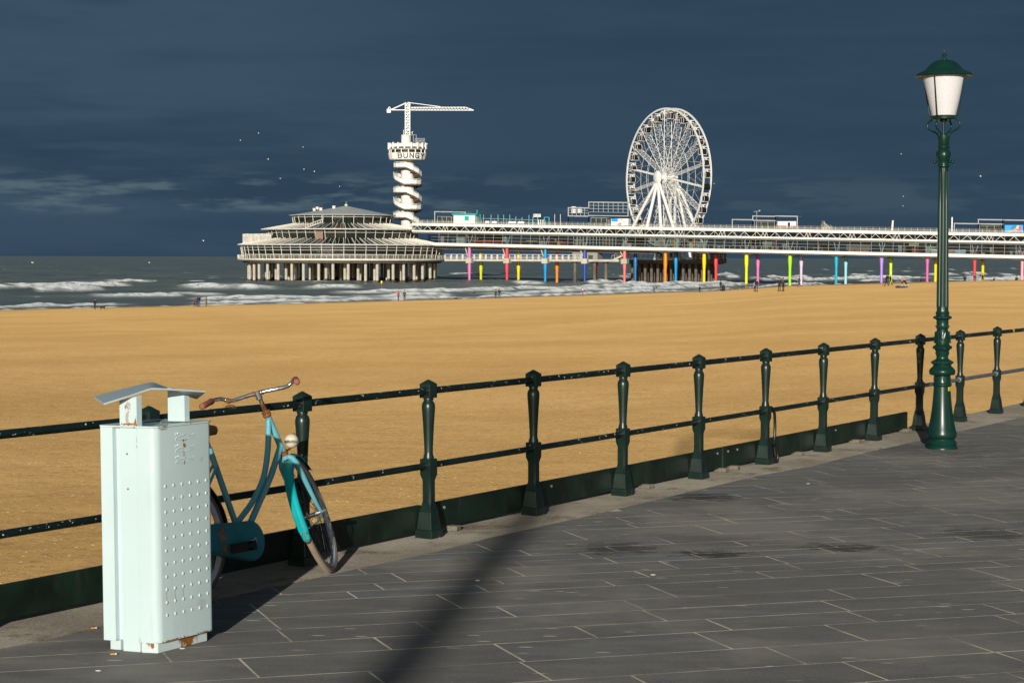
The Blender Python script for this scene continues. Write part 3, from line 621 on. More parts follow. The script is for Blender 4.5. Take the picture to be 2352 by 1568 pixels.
    MB().quad(F(.34, .04), F(.60, .04), F(.60, .18), F(.38, .18)).build('grey_stripe', col('greyblue', (.16, .25, .34)), w)
    MB().quad(F(.54, .80), F(.61, .80), F(.61, .97)).build('navy_triangle', col('navy', (.01, .01, .16)), w)
    MB().quad(F(.53, .75), F(.98, .75), F(.98, .79), F(.55, .79)).build('red_line', col('red', (.75, .06, .03)), w)
    w, F = panel('white_wall_hut', 'white hut with dark door and orange brown base on the pier roof', 'hut', 1784, 1826, 508, 523, 4.4, BRIGHT, 2.5)
    MB().quad(F(.55, .0), F(.69, .0), F(.69, .85), F(.55, .85)).build('door', INSIDE, w); br = col('rust', (.33, .07, .02))
    for a, b_ in ((.0, .52), (.72, 1.0)): MB().quad(F(a, .0), F(b_, .0), F(b_, .28), F(a, .28)).build('base_panel', br, w)
    w, F = panel('ice_cream_hoarding', 'blue hoarding with a painted ice cream cone of three scoops', 'billboard', 2305, 2347, 505 + 11.5, 533, 4.4, col('sky', (.0, .34, .75)), .3)
    MB().quad(F(.28, .05, .012), F(.58, .05, .012), F(.72, .95, .012), F(.40, .9, .012)).build('blue_swirl', col('deep', (.0, .17, .55)), w)
    MB().quad(F(.18, .03, .02), F(.70, .12, .02), F(.63, .62, .02)).build('cone', col('wafer', (.66, .33, .10)), w)
    def disc(u, v, ru, rv, e): return [F(u + ru * math.cos(t * math.pi / 10), v + rv * math.sin(t * math.pi / 10), e) for t in range(20)]
    MB().quad(*disc(.72, .70, .095, .24, .03)).build('green_scoop', col('pist', (.45, .68, .08)), w); MB().quad(*disc(.82, .32, .09, .24, .035)).build('red_scoop', col('straw', (.80, .08, .08)), w); MB().quad(*disc(.83, .66, .085, .24, .04)).build('purple_scoop', col('berry', (.48, .07, .24)), w)
    # driftwood sculpture, slab stone, ventilation mast
    ds = root('branch_sculpture', Q(sx(1900, 3), 3, .03), 'tangle of bleached branches and dark hedge on the pier roof', 'sculpture'); rs = random.Random(8); wd = paint('bleached_wood', (.42, .36, .27), .9)
    for j in range(46):
        x = rs.uniform(1884, 1908) if j < 30 else rs.uniform(1845, 1884); s = sx(x, 3); h = rs.uniform(1.4, 2.9) if x < 1897 else rs.uniform(.9, 1.9)
        if x < 1884: h = rs.uniform(.9, 1.5)
        mb = MB(); mb.tube([Q(s, 3 + rs.uniform(0, 2), .03), Q(s + rs.uniform(-.5, .5), 3.5, h * .6), Q(s + rs.uniform(-.9, .9), 3.5, h)], [.10, .08, .05], 5); mb.build('branch', wd if x > 1884 else paint('dark_twig', (.05, .04, .035), .9), ds)
    mb = MB(); s = sx(2047, 4); mb.hexa([Q(s - .35, 4, .03), Q(s + .25, 4, .03), Q(s + .25, 4.4, .03), Q(s - .35, 4.4, .03), Q(s - .1, 4, 3.3), Q(s + .4, 4, 3.4), Q(s + .4, 4.4, 3.4), Q(s - .1, 4.4, 3.3)]); tag(mb.build('standing_slab', CREAM, None, org=Q(s, 4, .03)), 'pale slab leaning upright on the pier roof left of the lamp', 'monument')
    mb = MB(); s = sx(2184, 4); mb.box(Q(s, 4, 2.3), (.35, .2, 4.6), (PA, PB, ZU)); tag(mb.build('flag_pole', BRIGHT, None, org=Q(s, 4, .03)), 'white banner post right of the street lamp shaft', 'post')
    mb = MB(); s = sx(1736, 5.5); mb.tube([Q(s, 5.5, .03), Q(s, 5.5, zpx(486, 1736))], .10, 6); mb.beam(Q(s - 1, 5.5, zpx(486, 1736)), Q(s + 1, 5.5, zpx(485, 1736)), .12); mb.ball(Q(s + .9, 5.5, zpx(484, 1736)), .32, 8, 6); tag(mb.build('weather_mast', STEEL, None, org=Q(s, 5.5, .03)), 'thin mast with a small lamp above the roof frame right of the wheel', 'mast')
    # furniture seen through the lower glazing
    def inside(name, lb, cat, x0, x1, z0, z1, b, c, kind='box', group=None):
        sa, sb = sx(x0 * SRC, b), sx(x1 * SRC, b); fz = -6.57; m = paint('inside_' + '_'.join('%02d' % int(q * 99) for q in c), c, .6, var=.12)
        mb = MB(); o = Q((sa + sb) / 2, b, fz); w = sb - sa
        if kind == 'bench':
            mb.box(o + ZU * z1 * .42, (w, .8, .14), (PA, PB, ZU)); mb.box(o + ZU * z1 * .72 + PB * .36, (w, .12, z1 * .56), (PA, PB, ZU))
            for e in (-.45, 0, .45): mb.box(o + PA * w * e + ZU * z1 * .2, (.12, .7, z1 * .4), (PA, PB, ZU))
        elif kind == 'table':
            mb.box(o + ZU * z1, (w, 1.0, .09), (PA, PB, ZU))
            for e in (-.4, .4): mb.box(o + PA * w * e + ZU * z1 * .5, (.09, .8, z1), (PA, PB, ZU))
        elif kind == 'counter':
            mb.box(o + ZU * z1 * .46, (w, .7, z1 * .92), (PA, PB, ZU)); mb.box(o + ZU * z1 * .96, (w + .15, .95, .09), (PA, PB, ZU))
        else: mb.box(o + ZU * (z0 + z1) / 2, (w, .25, z1 - z0), (PA, PB, ZU)); mb.box(o + ZU * (z0 + .04), (w + .1, .35, .08), (PA, PB, ZU))
        tag(mb.build(name, m, None, org=o), lb, cat, group)
    inside('sofa', 'long red sofa behind the glass near the left end of the pier', 'sofa', 1890, 2015, 0, 1.1, 2.2, (.55, .03, .025), 'bench')
    inside('chair_row', 'brown row of chairs right of the long red sofa inside the pier', 'chairs', 2032, 2150, 0, .95, 1.6, (.07, .035, .025), 'bench')
    inside('chair_row', 'short brown row of chairs left of the orange cabinet inside the pier', 'chairs', 2186, 2222, 0, .95, 1.6, (.07, .035, .025), 'bench')
    inside('light_bar', 'bright yellow bar above the brown chairs inside the pier', 'light bar', 2105, 2148, 1.25, 1.42, 3, (.75, .7, .02))
    inside('cabinet', 'orange cabinet inside the pier below the first grid frame', 'cabinet', 2228, 2241, 0, 1.2, 1.8, (.75, .33, .01), 'counter')
    inside('counter', 'long crimson counter top inside the pier beside the orange cabinet', 'counter', 2246, 2332, 0, 1.25, 3.4, (.42, .02, .06), 'table')
    inside('partition', 'pale green glass partition behind the red sofa end', 'partition', 2010, 2028, .6, 2.4, 1.5, (.40, .48, .44))
    inside('photo_booth', 'pale booth between the chairs and the counter inside the pier', 'booth', 2160, 2172, 0, 1.3, 1.6, (.45, .40, .33))
    inside('game_machine', 'white and red machine near the pavilion end of the pier', 'machine', 1762, 1776, 0, 2.2, 2.5, (.55, .38, .36))
    inside('game_machine', 'green machine left of the red sofa inside the pier', 'machine', 1806, 1818, 0, 1.5, 2.5, (.05, .22, .14))
    inside('food_cart', 'white round fronted cart inside the pier below the wheel', 'cart', 2505, 2525, 0, 1.2, 1.8, (.62, .50, .48), 'counter')
    inside('banner', 'orange red banner hanging inside the pier under the wheel', 'banner', 2768, 2780, 0, 2.6, 2.5, (.72, .15, .05))
    inside('banner', 'brown banner hanging inside the pier left of the orange one', 'banner', 2688, 2696, 0, 2.9, 2.5, (.45, .24, .08))
    for j in range(9):
        x = 2860 + j * 33; inside('cafe_table', ORD[j] + ' brown cafe table from the left behind the balcony rail of the pier', 'table', x, x + 24, 0, .9, 1.4, (.16, .07, .045), 'table', 'brown cafe tables along the pier balcony')
    for j, x in enumerate((3010, 3060, 3100)): inside('long_table', ORD[j] + ' white topped long table from the left behind the balcony rail', 'table', x, x + 36, 0, 1.0, .9, (.62, .62, .58), 'table', 'white topped tables along the pier balcony')
    for j, (x, w) in enumerate(((3390, 26), (3420, 16), (3448, 24))): inside('sofa', ORD[j] + ' low orange seat from the left against the grey wall inside the pier', 'sofa', x, x + w, 0, .55, 1.6, (.72, .20, .02), 'bench', 'low orange seats inside the pier')
    inside('grey_wall', 'pale grey printed wall inside the pier behind the orange seats', 'wall', 3382, 3480, .4, 3.0, 4.5, (.20, .21, .22))
    inside('table_group', 'white cloth covered table inside the pier left of the orange seats', 'table', 3248, 3290, 0, .95, 2.0, (.55, .55, .52), 'table')
    inside('cabinet', 'rust red cabinet inside the pier left of the street lamp', 'cabinet', 3645, 3662, 0, 1.5, 1.8, (.36, .07, .05), 'counter')
    inside('counter', 'white bar front with blue stripe just left of the street lamp', 'counter', 3722, 3782, 0, 1.15, .8, (.60, .60, .56), 'counter')
    inside('counter', 'white bar front with red band just right of the street lamp', 'counter', 3784, 3812, 0, 1.15, .8, (.62, .30, .22), 'counter')
    inside('counter', 'pale bar front with light blue wedge right of the street lamp', 'counter', 3815, 3860, 0, 1.15, .8, (.40, .58, .64), 'counter')
    inside('picture_frame', 'yellow framed stall inside the pier at the far right', 'stall', 3957, 3978, 0, 1.0, 1.4, (.60, .30, .03), 'table')
    inside('extinguisher', 'red extinguisher cabinet inside the pier right of the lamp', 'cabinet', 3901, 3905, 0, .95, 1.0, (.7, .04, .03))
    sg = root('shop_sign', Q(sx(3652 * SRC, .9), .9, -4.4), 'cream sign board with dark script behind the upper panes', 'sign'); s = sx(3652 * SRC, .9)
    MB().box(Q(s, .95, -4.05), (2.9, .08, .85), (PA, PB, ZU)).build('board', paint('cream_board', (.62, .52, .34), .6), sg)
    mb = MB()
    for j, w in enumerate((.2, .32, .12, .2, .1, .28, .4, .18)): mb.box(Q(s - 1.2 + j * .33, .90, -3.98), (w, .02, .26), (PA, PB, ZU))
    mb.build('script', paint('sign_script', (.05, .03, .02), .7), sg)
def ring(r, z, n, c, a0=0.0): return [V((c.x + r * math.cos(a0 + 2 * math.pi * k / n), c.y + r * math.sin(a0 + 2 * math.pi * k / n), z)) for k in range(n)]
def build_pavilion():
    c = at(786.8, 591, 640); c.z = 0; rt = root('pier_pavilion', c, 'round three tiered glass pavilion with white ribs on concrete pillars at the pier end', 'pavilion')
    front = lambda k, n, a0=0: math.sin(a0 + 2 * math.pi * (k + .5) / n) < 0.12
    mb = MB(); mb.lathe([(34.5, .2), (36.0, .45), (36.4, .7), (36.4, 1.15), (36.2, 1.2), (10, 1.22)], 60, c); mb.build('base_deck', CREAM, rt)
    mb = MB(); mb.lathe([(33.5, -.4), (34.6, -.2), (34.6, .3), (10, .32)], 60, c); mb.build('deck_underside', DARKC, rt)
    rail = MB(); n = 120
    for z, w in ((1.5, .05), (1.8, .05), (2.1, .05), (2.4, .09)):
        R = ring(36.2, z, n, c); [rail.beam(R[k], R[(k + 1) % n], w) for k in range(n)]
    for k, (a, b) in enumerate(zip(ring(36.2, 1.2, n, c), ring(36.3, 2.4, n, c))): rail.beam(a, b, .08)
    rail.build('terrace_railing', CREAM, rt)
    def tier(N, rows, name):
        bars = MB(); back = MB()
        for k in range(N):
            for j in range(len(rows) - 1):
                (r0, z0), (r1, z1) = rows[j], rows[j + 1]; A, B_ = ring(r0, z0, N, c), ring(r1, z1, N, c); a, b, d, e = A[k], A[(k + 1) % N], B_[(k + 1) % N], B_[k]
                inn = (c - (a + b) / 2); inn.z = 0; inn.normalize(); q = [p + inn * .12 for p in (a, b, d, e)]
                q2 = [p + inn * .05 for p in q]
                (MB().hexa([q[0], q[1], q2[1], q2[0], q[3], q[2], q2[2], q2[3]]).build('pane', GL2, rt) if front(k, N) else back.quad(*q))
                w = .11
                bars.beam(a, e, .15); bars.beam(e, d, w)
        back.build('rear_panes', GL2, rt)['kind'] = 'stuff'; bars.build(name, CREAM, rt)
    tier(60, [(34.6, 1.25), (34.85, 2.6), (35.1, 4.0), (35.3, 4.9), (35.45, 5.55)], 'ground_window_frame')
    tier(48, [(26.0, 7.95), (26.5, 10.0), (26.8, 10.85)], 'middle_window_frame')
    tier(30, [(17.1, 13.1), (17.5, 15.4), (17.6, 15.95)], 'top_window_frame')
    def roof(N, r0, z0, r1, z1, nm):
        A, B_ = ring(r0, z0, N, c), ring(r1, z1, N, c); back = MB(); bb = MB(); Z2 = V((0, 0, .14))
        M2 = [(A[k] + A[(k + 1) % N]) / 2 for k in range(N)], [(B_[k] + B_[(k + 1) % N]) / 2 for k in range(N)]
        for k in range(N):
            l = (k + 1) % N; q = [A[k], A[l], B_[l], B_[k]]; dn = V((0, 0, -.08))
            if front(k, N):
                MB().hexa([p + dn for p in q] + q).build('roof_pane', GL2, rt); MB().beam(A[k] + Z2, B_[k] + Z2, .26, .34).build('roof_beam', CREAM, rt)
                MB().beam(M2[0][k] + V((0, 0, .06)), M2[1][k] + V((0, 0, .06)), .12).build('roof_rib', CREAM, rt)
            else: back.quad(*q); bb.beam(A[k] + Z2, B_[k] + Z2, .26, .34)
        back.build('rear_roof_panes', GL2, rt)['kind'] = 'stuff'; bb.build('rear_roof_beams', CREAM, rt)['kind'] = 'stuff'
        mb = MB(); mb.lathe([(r0 - .8, z0 - .25), (r0 + .1, z0 - .12), (r0 + .25, z0 + .05), (r0 + .1, z0 + .22), (r0 - .7, z0 + .3)], N, c, cap=False); mb.build(nm, paint('eave_white', (.66, .68, .68), .5), rt)
    roof(60, 36.2, 5.75, 26.2, 7.95, 'lower_eave'); roof(48, 28.2, 11.05, 17.2, 13.1, 'middle_eave')
    ap = at(795, 474.5, 640); mb = MB(); R = ring(18.6, 16.1, 60, c); mb.add(R + [V((ap.x, ap.y, 19.6))], [(k, (k + 1) % 60, 60) for k in range(60)]); mb.build('roof', ROOFG, rt)
    mb = MB(); mb.lathe([(17.7, 15.85), (18.5, 15.95), (18.75, 16.12), (18.5, 16.25), (17.6, 16.3)], 60, c, cap=False); mb.build('top_eave', paint('eave_white', (.66, .68, .68), .5), rt)
    mb = MB(); a = V((ap.x, ap.y, 19.5)); mb.lathe([(.5, 0), (.35, .25), (.6, .3), (.5, .6)], 10, a); mb.beam(a, a + ZU * 1.5, .08); mb.build('roof_vent', CREAM, rt)
    for x, y, Y in ((722, 480.5, 634), (729, 477.5, 635), (737, 479.5, 634), (767, 475, 636)): p = at(x, y, Y); MB().lathe([(.55, -.6), (.55, .1), (.75, .15), (.6, .35)], 10, p).build('roof_vent', CREAM, rt)
    # interior drums so the glass shows dark rooms
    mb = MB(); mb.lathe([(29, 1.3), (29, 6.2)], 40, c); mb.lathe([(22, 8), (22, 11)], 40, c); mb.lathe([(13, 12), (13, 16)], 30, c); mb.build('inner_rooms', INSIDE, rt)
    # wooden panel, stair gangway and ladder on the front
    P = lambda x, y, Y: at(x, y, Y)
    q = [P(724, 548.5, 613.0), P(742, 548.5, 613.0), P(742, 531, 612.2), P(724, 531, 612.2)]
    MB().hexa([q[0], q[1], q[1] + V((0, .4, 0)), q[0] + V((0, .4, 0)), q[3], q[2], q[2] + V((0, .4, 0)), q[3] + V((0, .4, 0))]).build('timber_screen', paint('screen_brown', (.26, .17, .13), .8, vs=2), rt)
    mb = MB(); a, b = P(702, 524, 613), P(741, 510, 618)
    for dz in (0, 1.0): mb.beam(a + ZU * dz, b + ZU * dz, .22)
    for i in range(8): t = a.lerp(b, i / 7); mb.beam(t, t + ZU * 1.0, .12)
    for i in range(14): t = a.lerp(b, i / 13); mb.box(t + V((0, .5, .1)), (.5, 1.0, .08))
    mb.build('roof_gangway', CREAM, rt)
    mb = MB(); a, b = P(741, 515, 619), P(741, 492, 621)
    for e in (-.35, .35): mb.beam(a + V((e, 0, 0)), b + V((e, 0, 0)), .09)
    for i in range(11): t = a.lerp(b, i / 10); mb.beam(t - V((.35, 0, 0)), t + V((.35, 0, 0)), .07)
    mb.build('ladder', STEEL, rt)
    # weathered parapet panels on the left terrace roof
    for i in range(8):
        x = 557.5 + i * 8.3; y = 541.3 - .4 * i
        p = P(x + 4, y + 9, 633 - i * 1.2); mb = MB(); mb.box(p + ZU * .4, (1.22, .25, 3.2 - i * .1)); mb.build('parapet_panel', paint('weathered_panel', (.47, .45, .39), .8, var=.25, vs=1.2, dirt=.5), rt)
    # pillars in the sea
    pm = MB().lathe([(.50, -8.9), (.50, .1)], 14).mesh('pillar', CONC, smooth=40); st = MB().lathe([(.52, -8.9), (.52, -6.0), (.505, -5.6)], 12).mesh('tide_stain', paint('tide_stain', (.055, .05, .028), .9, var=.5, vs=.7), smooth=40)
    rs = random.Random(4)
    for N, r in ((40, 32.5), (30, 26.5), (22, 19.0), (12, 10.0)):
        for k in range(N):
            t = 2 * math.pi * (k + rs.uniform(-.12, .12)) / N; p = c + V((r * math.cos(t), r * math.sin(t), 0)) - c
            o = put(pm, 'pillar', rt, Matrix.Translation(p)); q = bpy.data.objects.new('tide_stain', st); C.objects.link(q); q.parent = o; q.location = (0, 0, rs.uniform(-.6, .25))
def build_tower():
    Y = 668.0; c = at(936.2, 591, Y); mp = Y / 7315 / 2.958; org = V((c.x, c.y, 9)); rt = root('bungee_tower', org, 'white round tower with spiral stairs and a lettered platform under a crane', 'tower')
    hz = at(936.2, 590.7, Y).z; z = lambda y: hz + (638.5 - .3381 * y) * Y / 7315; c = V((c.x, c.y, 0)); m = lambda px: px * mp
    W2 = paint('tower_white', (.73, .70, .63), .5, var=.05, vs=.3, dirt=.15)
    MB().lathe([(m(78), 0), (m(78), z(740))], 32, c).build('shaft', W2, rt, smooth=40)
    # lettered ring, windows, crown of white boxes
    n = 18; mb = MB(); mb.lathe([(m(80), z(752)), (m(210), z(748)), (m(219), z(738)), (m(233), z(668)), (m(226), z(664)), (m(80), z(664))], 18, c); mb.build('sign_ring', BRIGHT, rt)
    MB().lathe([(m(205), z(670)), (m(205), z(628))], 18, c).build('window_band', GL2, rt)
    mb = MB()
    for p, q in zip(ring(m(214), z(668), 16, c, .1), ring(m(214), z(622), 16, c, .1)): mb.beam(p, q, m(10))
    R = ring(m(214), z(628), 16, c, .1); [mb.beam(R[k], R[(k + 1) % 16], m(6)) for k in range(16)]
    mb.build('window_posts', CREAM, rt); MB().lathe([(m(80), z(628)), (m(222), z(624)), (m(224), z(604)), (m(90), z(600))], 18, c).build('upper_floor', DARKC, rt)
    MB().lathe([(m(214), z(600)), (m(218), z(598)), (m(218), z(560)), (m(200), z(556))], 18, c).build('parapet', W2, rt)
    for k in range(18):
        t = 2 * math.pi * (k + .2) / 18; d = V((math.cos(t), math.sin(t), 0)); MB().box(c + d * m(225) + ZU * ((z(545) + z(625)) / 2), (m(16), m(17), m(78 if k % 2 else 70)), (d, V((-d.y, d.x, 0)), ZU)).build('crown_block', BRIGHT, rt)
    MB().lathe([(m(56), z(600)), (m(56), z(455)), (m(50), z(450))], 24, V((c.x - m(20), c.y, 0))).build('machine_room', W2, rt, smooth=40)
    mb = MB(); a0 = c + V((m(90), -m(60), 0))
    for i in range(8): p = a0 + V((m(16) * i, 0, 0)); mb.beam(p + ZU * z(545), p + ZU * z(495), m(3))
    for y in (540, 518, 496): mb.beam(a0 + ZU * z(y), a0 + V((m(112), 0, 0)) + ZU * z(y), m(3.5))
    for i in range(3): p = a0 + V((-m(55) + m(35) * i, 0, 0)); mb.beam(p + ZU * z(545), p + ZU * z(452), m(4))
    mb.beam(a0 + V((-m(55), 0, 0)) + ZU * z(455), a0 + V((m(15), 0, 0)) + ZU * z(455), m(4)); mb.build('jump_platform', STEEL, rt)
    tm = text_mesh; ink = paint('black_lettering', (.008, .008, .01), .6); v = V((c.x, c.y, 0)).normalized()
    base = math.atan2(-c.y, -c.x)
    GLY = dict(B=[[(0, 0), (0, 1)], [(0, 1), (.55, 1), (.70, .90), (.70, .62), (.58, .53), (0, .53)], [(.58, .53), (.75, .42), (.75, .12), (.62, 0), (0, 0)]], U=[[(0, 1), (0, .16), (.13, 0), (.60, 0), (.73, .16), (.73, 1)]], N=[[(0, 0), (0, 1), (.73, 0), (.73, 1)]], G=[[(.73, .84), (.62, 1), (.13, 1), (0, .85), (0, .15), (.13, 0), (.73, 0), (.73, .44), (.44, .44)]], Y=[[(0, 1), (.38, .48), (.76, 1)], [(.38, .48), (.38, 0)]])
    def glyph(ch, h):
        mb = MB()
        for ln in GLY[ch]:
            for a, b in zip(ln, ln[1:]):
                A, B_ = V((a[0] * h, a[1] * h, 0)), V((b[0] * h, b[1] * h, 0)); u = (B_ - A).normalized() * h * .085; mb.beam(A - u, B_ + u, h * .175, h * .04, V((0, 0, 1)))
        return mb.mesh('letter', ink)
    for ch, x in zip('BUNGY', (355, 421, 491, 556, 612)):
        ph = base + math.asin((x - 445) * mp / m(226)); d = V((math.cos(ph), math.sin(ph), 0)); e = V((-d.y, d.x, 0)); tilt = (ZU + d * .2).normalized(); me = glyph(ch, m(51))
        xs = [q.co.x for q in me.vertices]; p = c + d * (m(222) + m(3)) + ZU * z(727) - e * ((min(xs) + max(xs)) / 2 * 1.1)
        put(me, 'letter', rt, axm(e * 1.1, tilt, d, p - org))
    # stairs winding round the shaft: landings and flights with solid white sides
    ang = lambda t: base + math.radians(t)
    prof = []; y = 775.0
    for rev in range(3):
        prof += [(720 * rev - 75, y), (720 * rev - 8, y), (720 * rev + 78, y + 108), (720 * rev + 150, y + 110), (720 * rev + 270, y + 110), (720 * rev + 345, y + 197), (720 * rev + 450, y + 197), (720 * rev + 630, y + 293)]; y += 293
    pts = []
    for (t0, y0), (t1, y1) in zip(prof, prof[1:]):
        k = max(1, int((t1 - t0) / 22))
        for i in range(k): pts.append((t0 + (t1 - t0) * i / k, y0 + (y1 - y0) * i / k))
    pts = [p for p in pts if p[1] < 1480 and p[0] < 1640]
    ri, ro = m(80), m(166)
    sl = MB(); wl = MB(); rl = MB(); br = MB()
    P = lambda t, r, zz: c + V((math.cos(ang(t)), math.sin(ang(t)), 0)) * r + ZU * zz
    for (t0, y0), (t1, y1) in zip(pts, pts[1:]):
        a, b = z(y0 + 57), z(y1 + 57); th = m(16)
        sl.hexa([P(t0, ri, a - th), P(t0, ro, a - th), P(t1, ro, b - th), P(t1, ri, b - th), P(t0, ri, a), P(t0, ro, a), P(t1, ro, b), P(t1, ri, b)])
        h = m(46); wl.hexa([P(t0, ro, a), P(t0, ro + m(4), a), P(t1, ro + m(4), b), P(t1, ro, b), P(t0, ro, a + h), P(t0, ro + m(4), a + h), P(t1, ro + m(4), b + h), P(t1, ro, b + h)])
        rl.beam(P(t0, ro, a + m(57)), P(t1, ro, b + m(57)), m(5)); rl.beam(P(t0, ro, a + h), P(t0, ro, a + m(57)), m(4))
        br.beam(P(t0, ri, a - m(30)), P(t0, ro - m(8), a - th), m(8))
    sl.build('stair_slab', DARKC, rt); wl.build('stair_parapet', BRIGHT, rt); rl.build('stair_rail', CREAM, rt); br.build('stair_bracket', DARKC, rt)
    # crane
    cr = W2; mb = MB(); w = m(27); x0 = c + V((0, 0, 0))
    cor = [V((sxx * w, syy * w, 0)) for sxx, syy in ((-1, -1), (1, -1), (1, 1), (-1, 1))]
    for k in cor: mb.beam(x0 + k + ZU * z(455), x0 + k + ZU * z(74), m(8))
    yy = 455; fl = 0
    while yy > 90:
        for i in range(4):
            a, b = cor[i], cor[(i + 1) % 4]; mb.beam(x0 + (a if fl else b) + ZU * z(yy), x0 + (b if fl else a) + ZU * z(yy - 32), m(5)); mb.beam(x0 + a + ZU * z(yy), x0 + b + ZU * z(yy), m(5))
        yy -= 32; fl ^= 1
    mb.build('crane_mast', BRIGHT, rt)
    mb = MB(); P = lambda x, y, dy=0: c + V((m(x - 445), dy, z(y)))
    h = m(14)
    for e in (-h, h): mb.beam(P(470, 161, e), P(1222, 160, e * .2), m(7))
    mb.beam(P(485, 128), P(1130, 125), m(7)); mb.beam(P(1130, 125), P(1222, 158), m(6)); x = 478; k = 0
    while x < 1180:
        for e in (-h, h): mb.beam(P(x, 161, e * (1 - .8 * (x - 470) / 760)), P(x + 18, 128 if x < 1120 else 128 + (x - 1110) * .35), m(5)); mb.beam(P(x + 18, 128 if x < 1120 else 128 + (x - 1110) * .35), P(x + 36, 161, e * (1 - .8 * (x - 434) / 760)), m(5))
        x += 36
    mb.build('crane_jib', BRIGHT, rt)
    mb = MB(); mb.beam(P(420, 160, -h), P(205, 160, -h), m(8)); mb.beam(P(420, 160, h), P(205, 160, h), m(8)); mb.box(P(224, 172), (m(46), m(40), m(40))); mb.beam(P(210, 152), P(228, 122), m(7)); mb.beam(P(246, 152), P(230, 122), m(7)); mb.build('counterweight', BRIGHT, rt)
    mb = MB(); mb.beam(P(445, 74), P(470, 74), m(12)); mb.beam(P(420, 76), P(245, 154), m(5)); mb.beam(P(420, 84), P(262, 154), m(4)); mb.beam(P(472, 74), P(830, 119), m(6)); mb.build('tie_rods', BRIGHT, rt)
    mb = MB(); mb.beam(P(398, 455), P(398, 392), m(10)); mb.beam(P(480, 430), P(508, 412), m(7)); mb.beam(P(500, 445), P(500, 408), m(8)); mb.box(P(445, 398), (m(64), m(50), m(10))); mb.build('antennas', STEEL, rt)
def build_wheel():
    Yc = 645.0; c = at(1533.4, 408.6, Yc); w = V((.873, .487, 0)).normalized(); d = V((w.y, -w.x, 0)); R = 24.15; zp = 1.1
    k0 = c.copy(); k0.z = zp; rt = root('ferris_wheel', k0, 'tall white ferris wheel with black glass gondolas behind the pier', 'ferris wheel')
    WM = paint('wheel_white', (.77, .76, .72), .38, var=.03, vs=.5)
    Pt = lambda r, t, o=0: c + w * o + (d * math.cos(t) + ZU * math.sin(t)) * r
    N = 72; H = 1.55
    for o in (-H, H):
        mb = MB()
        for k in range(N):
            t0, t1 = 2 * math.pi * k / N, 2 * math.pi * (k + 1) / N
            q = lambda t, r, e: Pt(r, t, o + e)
            mb.hexa([q(t0, R - .28, -.17), q(t1, R - .28, -.17), q(t1, R - .28, .17), q(t0, R - .28, .17), q(t0, R + .28, -.17), q(t1, R + .28, -.17), q(t1, R + .28, .17), q(t0, R + .28, .17)])
        mb.build('rim', WM, rt)
    for r_ in (11.2, 15.0):
        for o in (-H, H):
            mb = MB(); P_ = [Pt(r_, 2 * math.pi * (k + .5) / 18, o) for k in range(18)]; mb.tube(P_, .055, 5, closed=True); mb.build('tie_ring', WM, rt)
    for k in range(18):
        t = math.pi / 2 + 2 * math.pi * k / 18; mb = MB(); u = d * math.cos(t) + ZU * math.sin(t)
        for o in (-1, 1): mb.beam(c + w * o * H + u * 1.0, c + w * o * H + u * (R - .2), .15)
        n = 12; rr = [1.6 + (R - 2.0) * i / n for i in range(n + 1)]
        for i in range(n):
            A, B_ = c + u * rr[i], c + u * rr[i + 1]; mb.beam(A - w * H, B_ + w * H, .055); mb.beam(A + w * H, B_ - w * H, .055); mb.beam(B_ - w * H, B_ + w * H, .065)
        mb.build('spoke', WM, rt)
    # thin wire ties crossing between spokes
    mb = MB()
    for k in range(18):
        t = math.pi / 2 + 2 * math.pi * k / 18
        for o in (-H, H): mb.beam(Pt(15.0, t + math.pi / 18, o), Pt(R, t, o), .05); mb.beam(Pt(15.0, t + math.pi / 18, o), Pt(R, t + math.pi / 9, o), .05)
    mb.build('wire_ties', WM, rt)
    mb = MB(); mb.tube([c - w * 4.4, c + w * 3.9], .8, 20); mb.build('axle', WM, rt, smooth=40)
    for o in (-H, H): mb = MB(); mb.tube([c + w * (o - .12), c + w * (o + .12)], 1.9, 24); mb.build('hub_flange', WM, rt)
    cap = MB(); X = d; pts = []
    prof = [(0.02, -.55), (1.2, -.45), (2.0, -.15), (2.45, .25), (2.35, .5), (1.2, .75), (.5, .8)]; vs = []; fs = []; n = 28
    for r, zz in prof:
        for k in range(n): t = 2 * math.pi * k / n; vs.append(c - w * 4.6 + w * zz + (d * math.cos(t) + ZU * math.sin(t)) * r)
    for i in range(len(prof) - 1):
        for k in range(n): fs.append((i * n + k, i * n + (k + 1) % n, (i + 1) * n + (k + 1) % n, (i + 1) * n + k))
    cap.add(vs, fs + [tuple(range(n))]); cap.build('hub_cap', WM, rt, smooth=50)
    def col(x, o):
        p0 = c + w * o; k = (x - CX) / FPX; t = (k * p0.y - p0.x) / (d.x - k * d.y); p = p0 + d * t; p.z = zp; return p
    for x in (1414, 1468, 1522, 1570): MB().tube([c - w * 4.1 + V((0, 0, -.6)), col(x, -7.5)], [.55, .62], 12).build('support_leg', WM, rt, smooth=40)
    for x in (1503, 1545, 1586, 1629): MB().tube([c + w * 3.6 + V((0, 0, -.6)), col(x, 7.5)], [.5, .55], 12).build('support_leg', WM, rt, smooth=40)
    # gondolas
    BLK = paint('gondola_glass', (.010, .011, .012), .12, var=.2, spec=.6)
    hw, hh, hd = 1.18, 1.05, 1.0
    oc = lambda s: [V((x * s, 0, zz * s)) for x, zz in ((-.62 * hw, -hh), (.62 * hw, -hh), (hw, -.45 * hh), (hw, .40 * hh), (.66 * hw, hh), (-.66 * hw, hh), (-hw, .40 * hh), (-hw, -.45 * hh))]
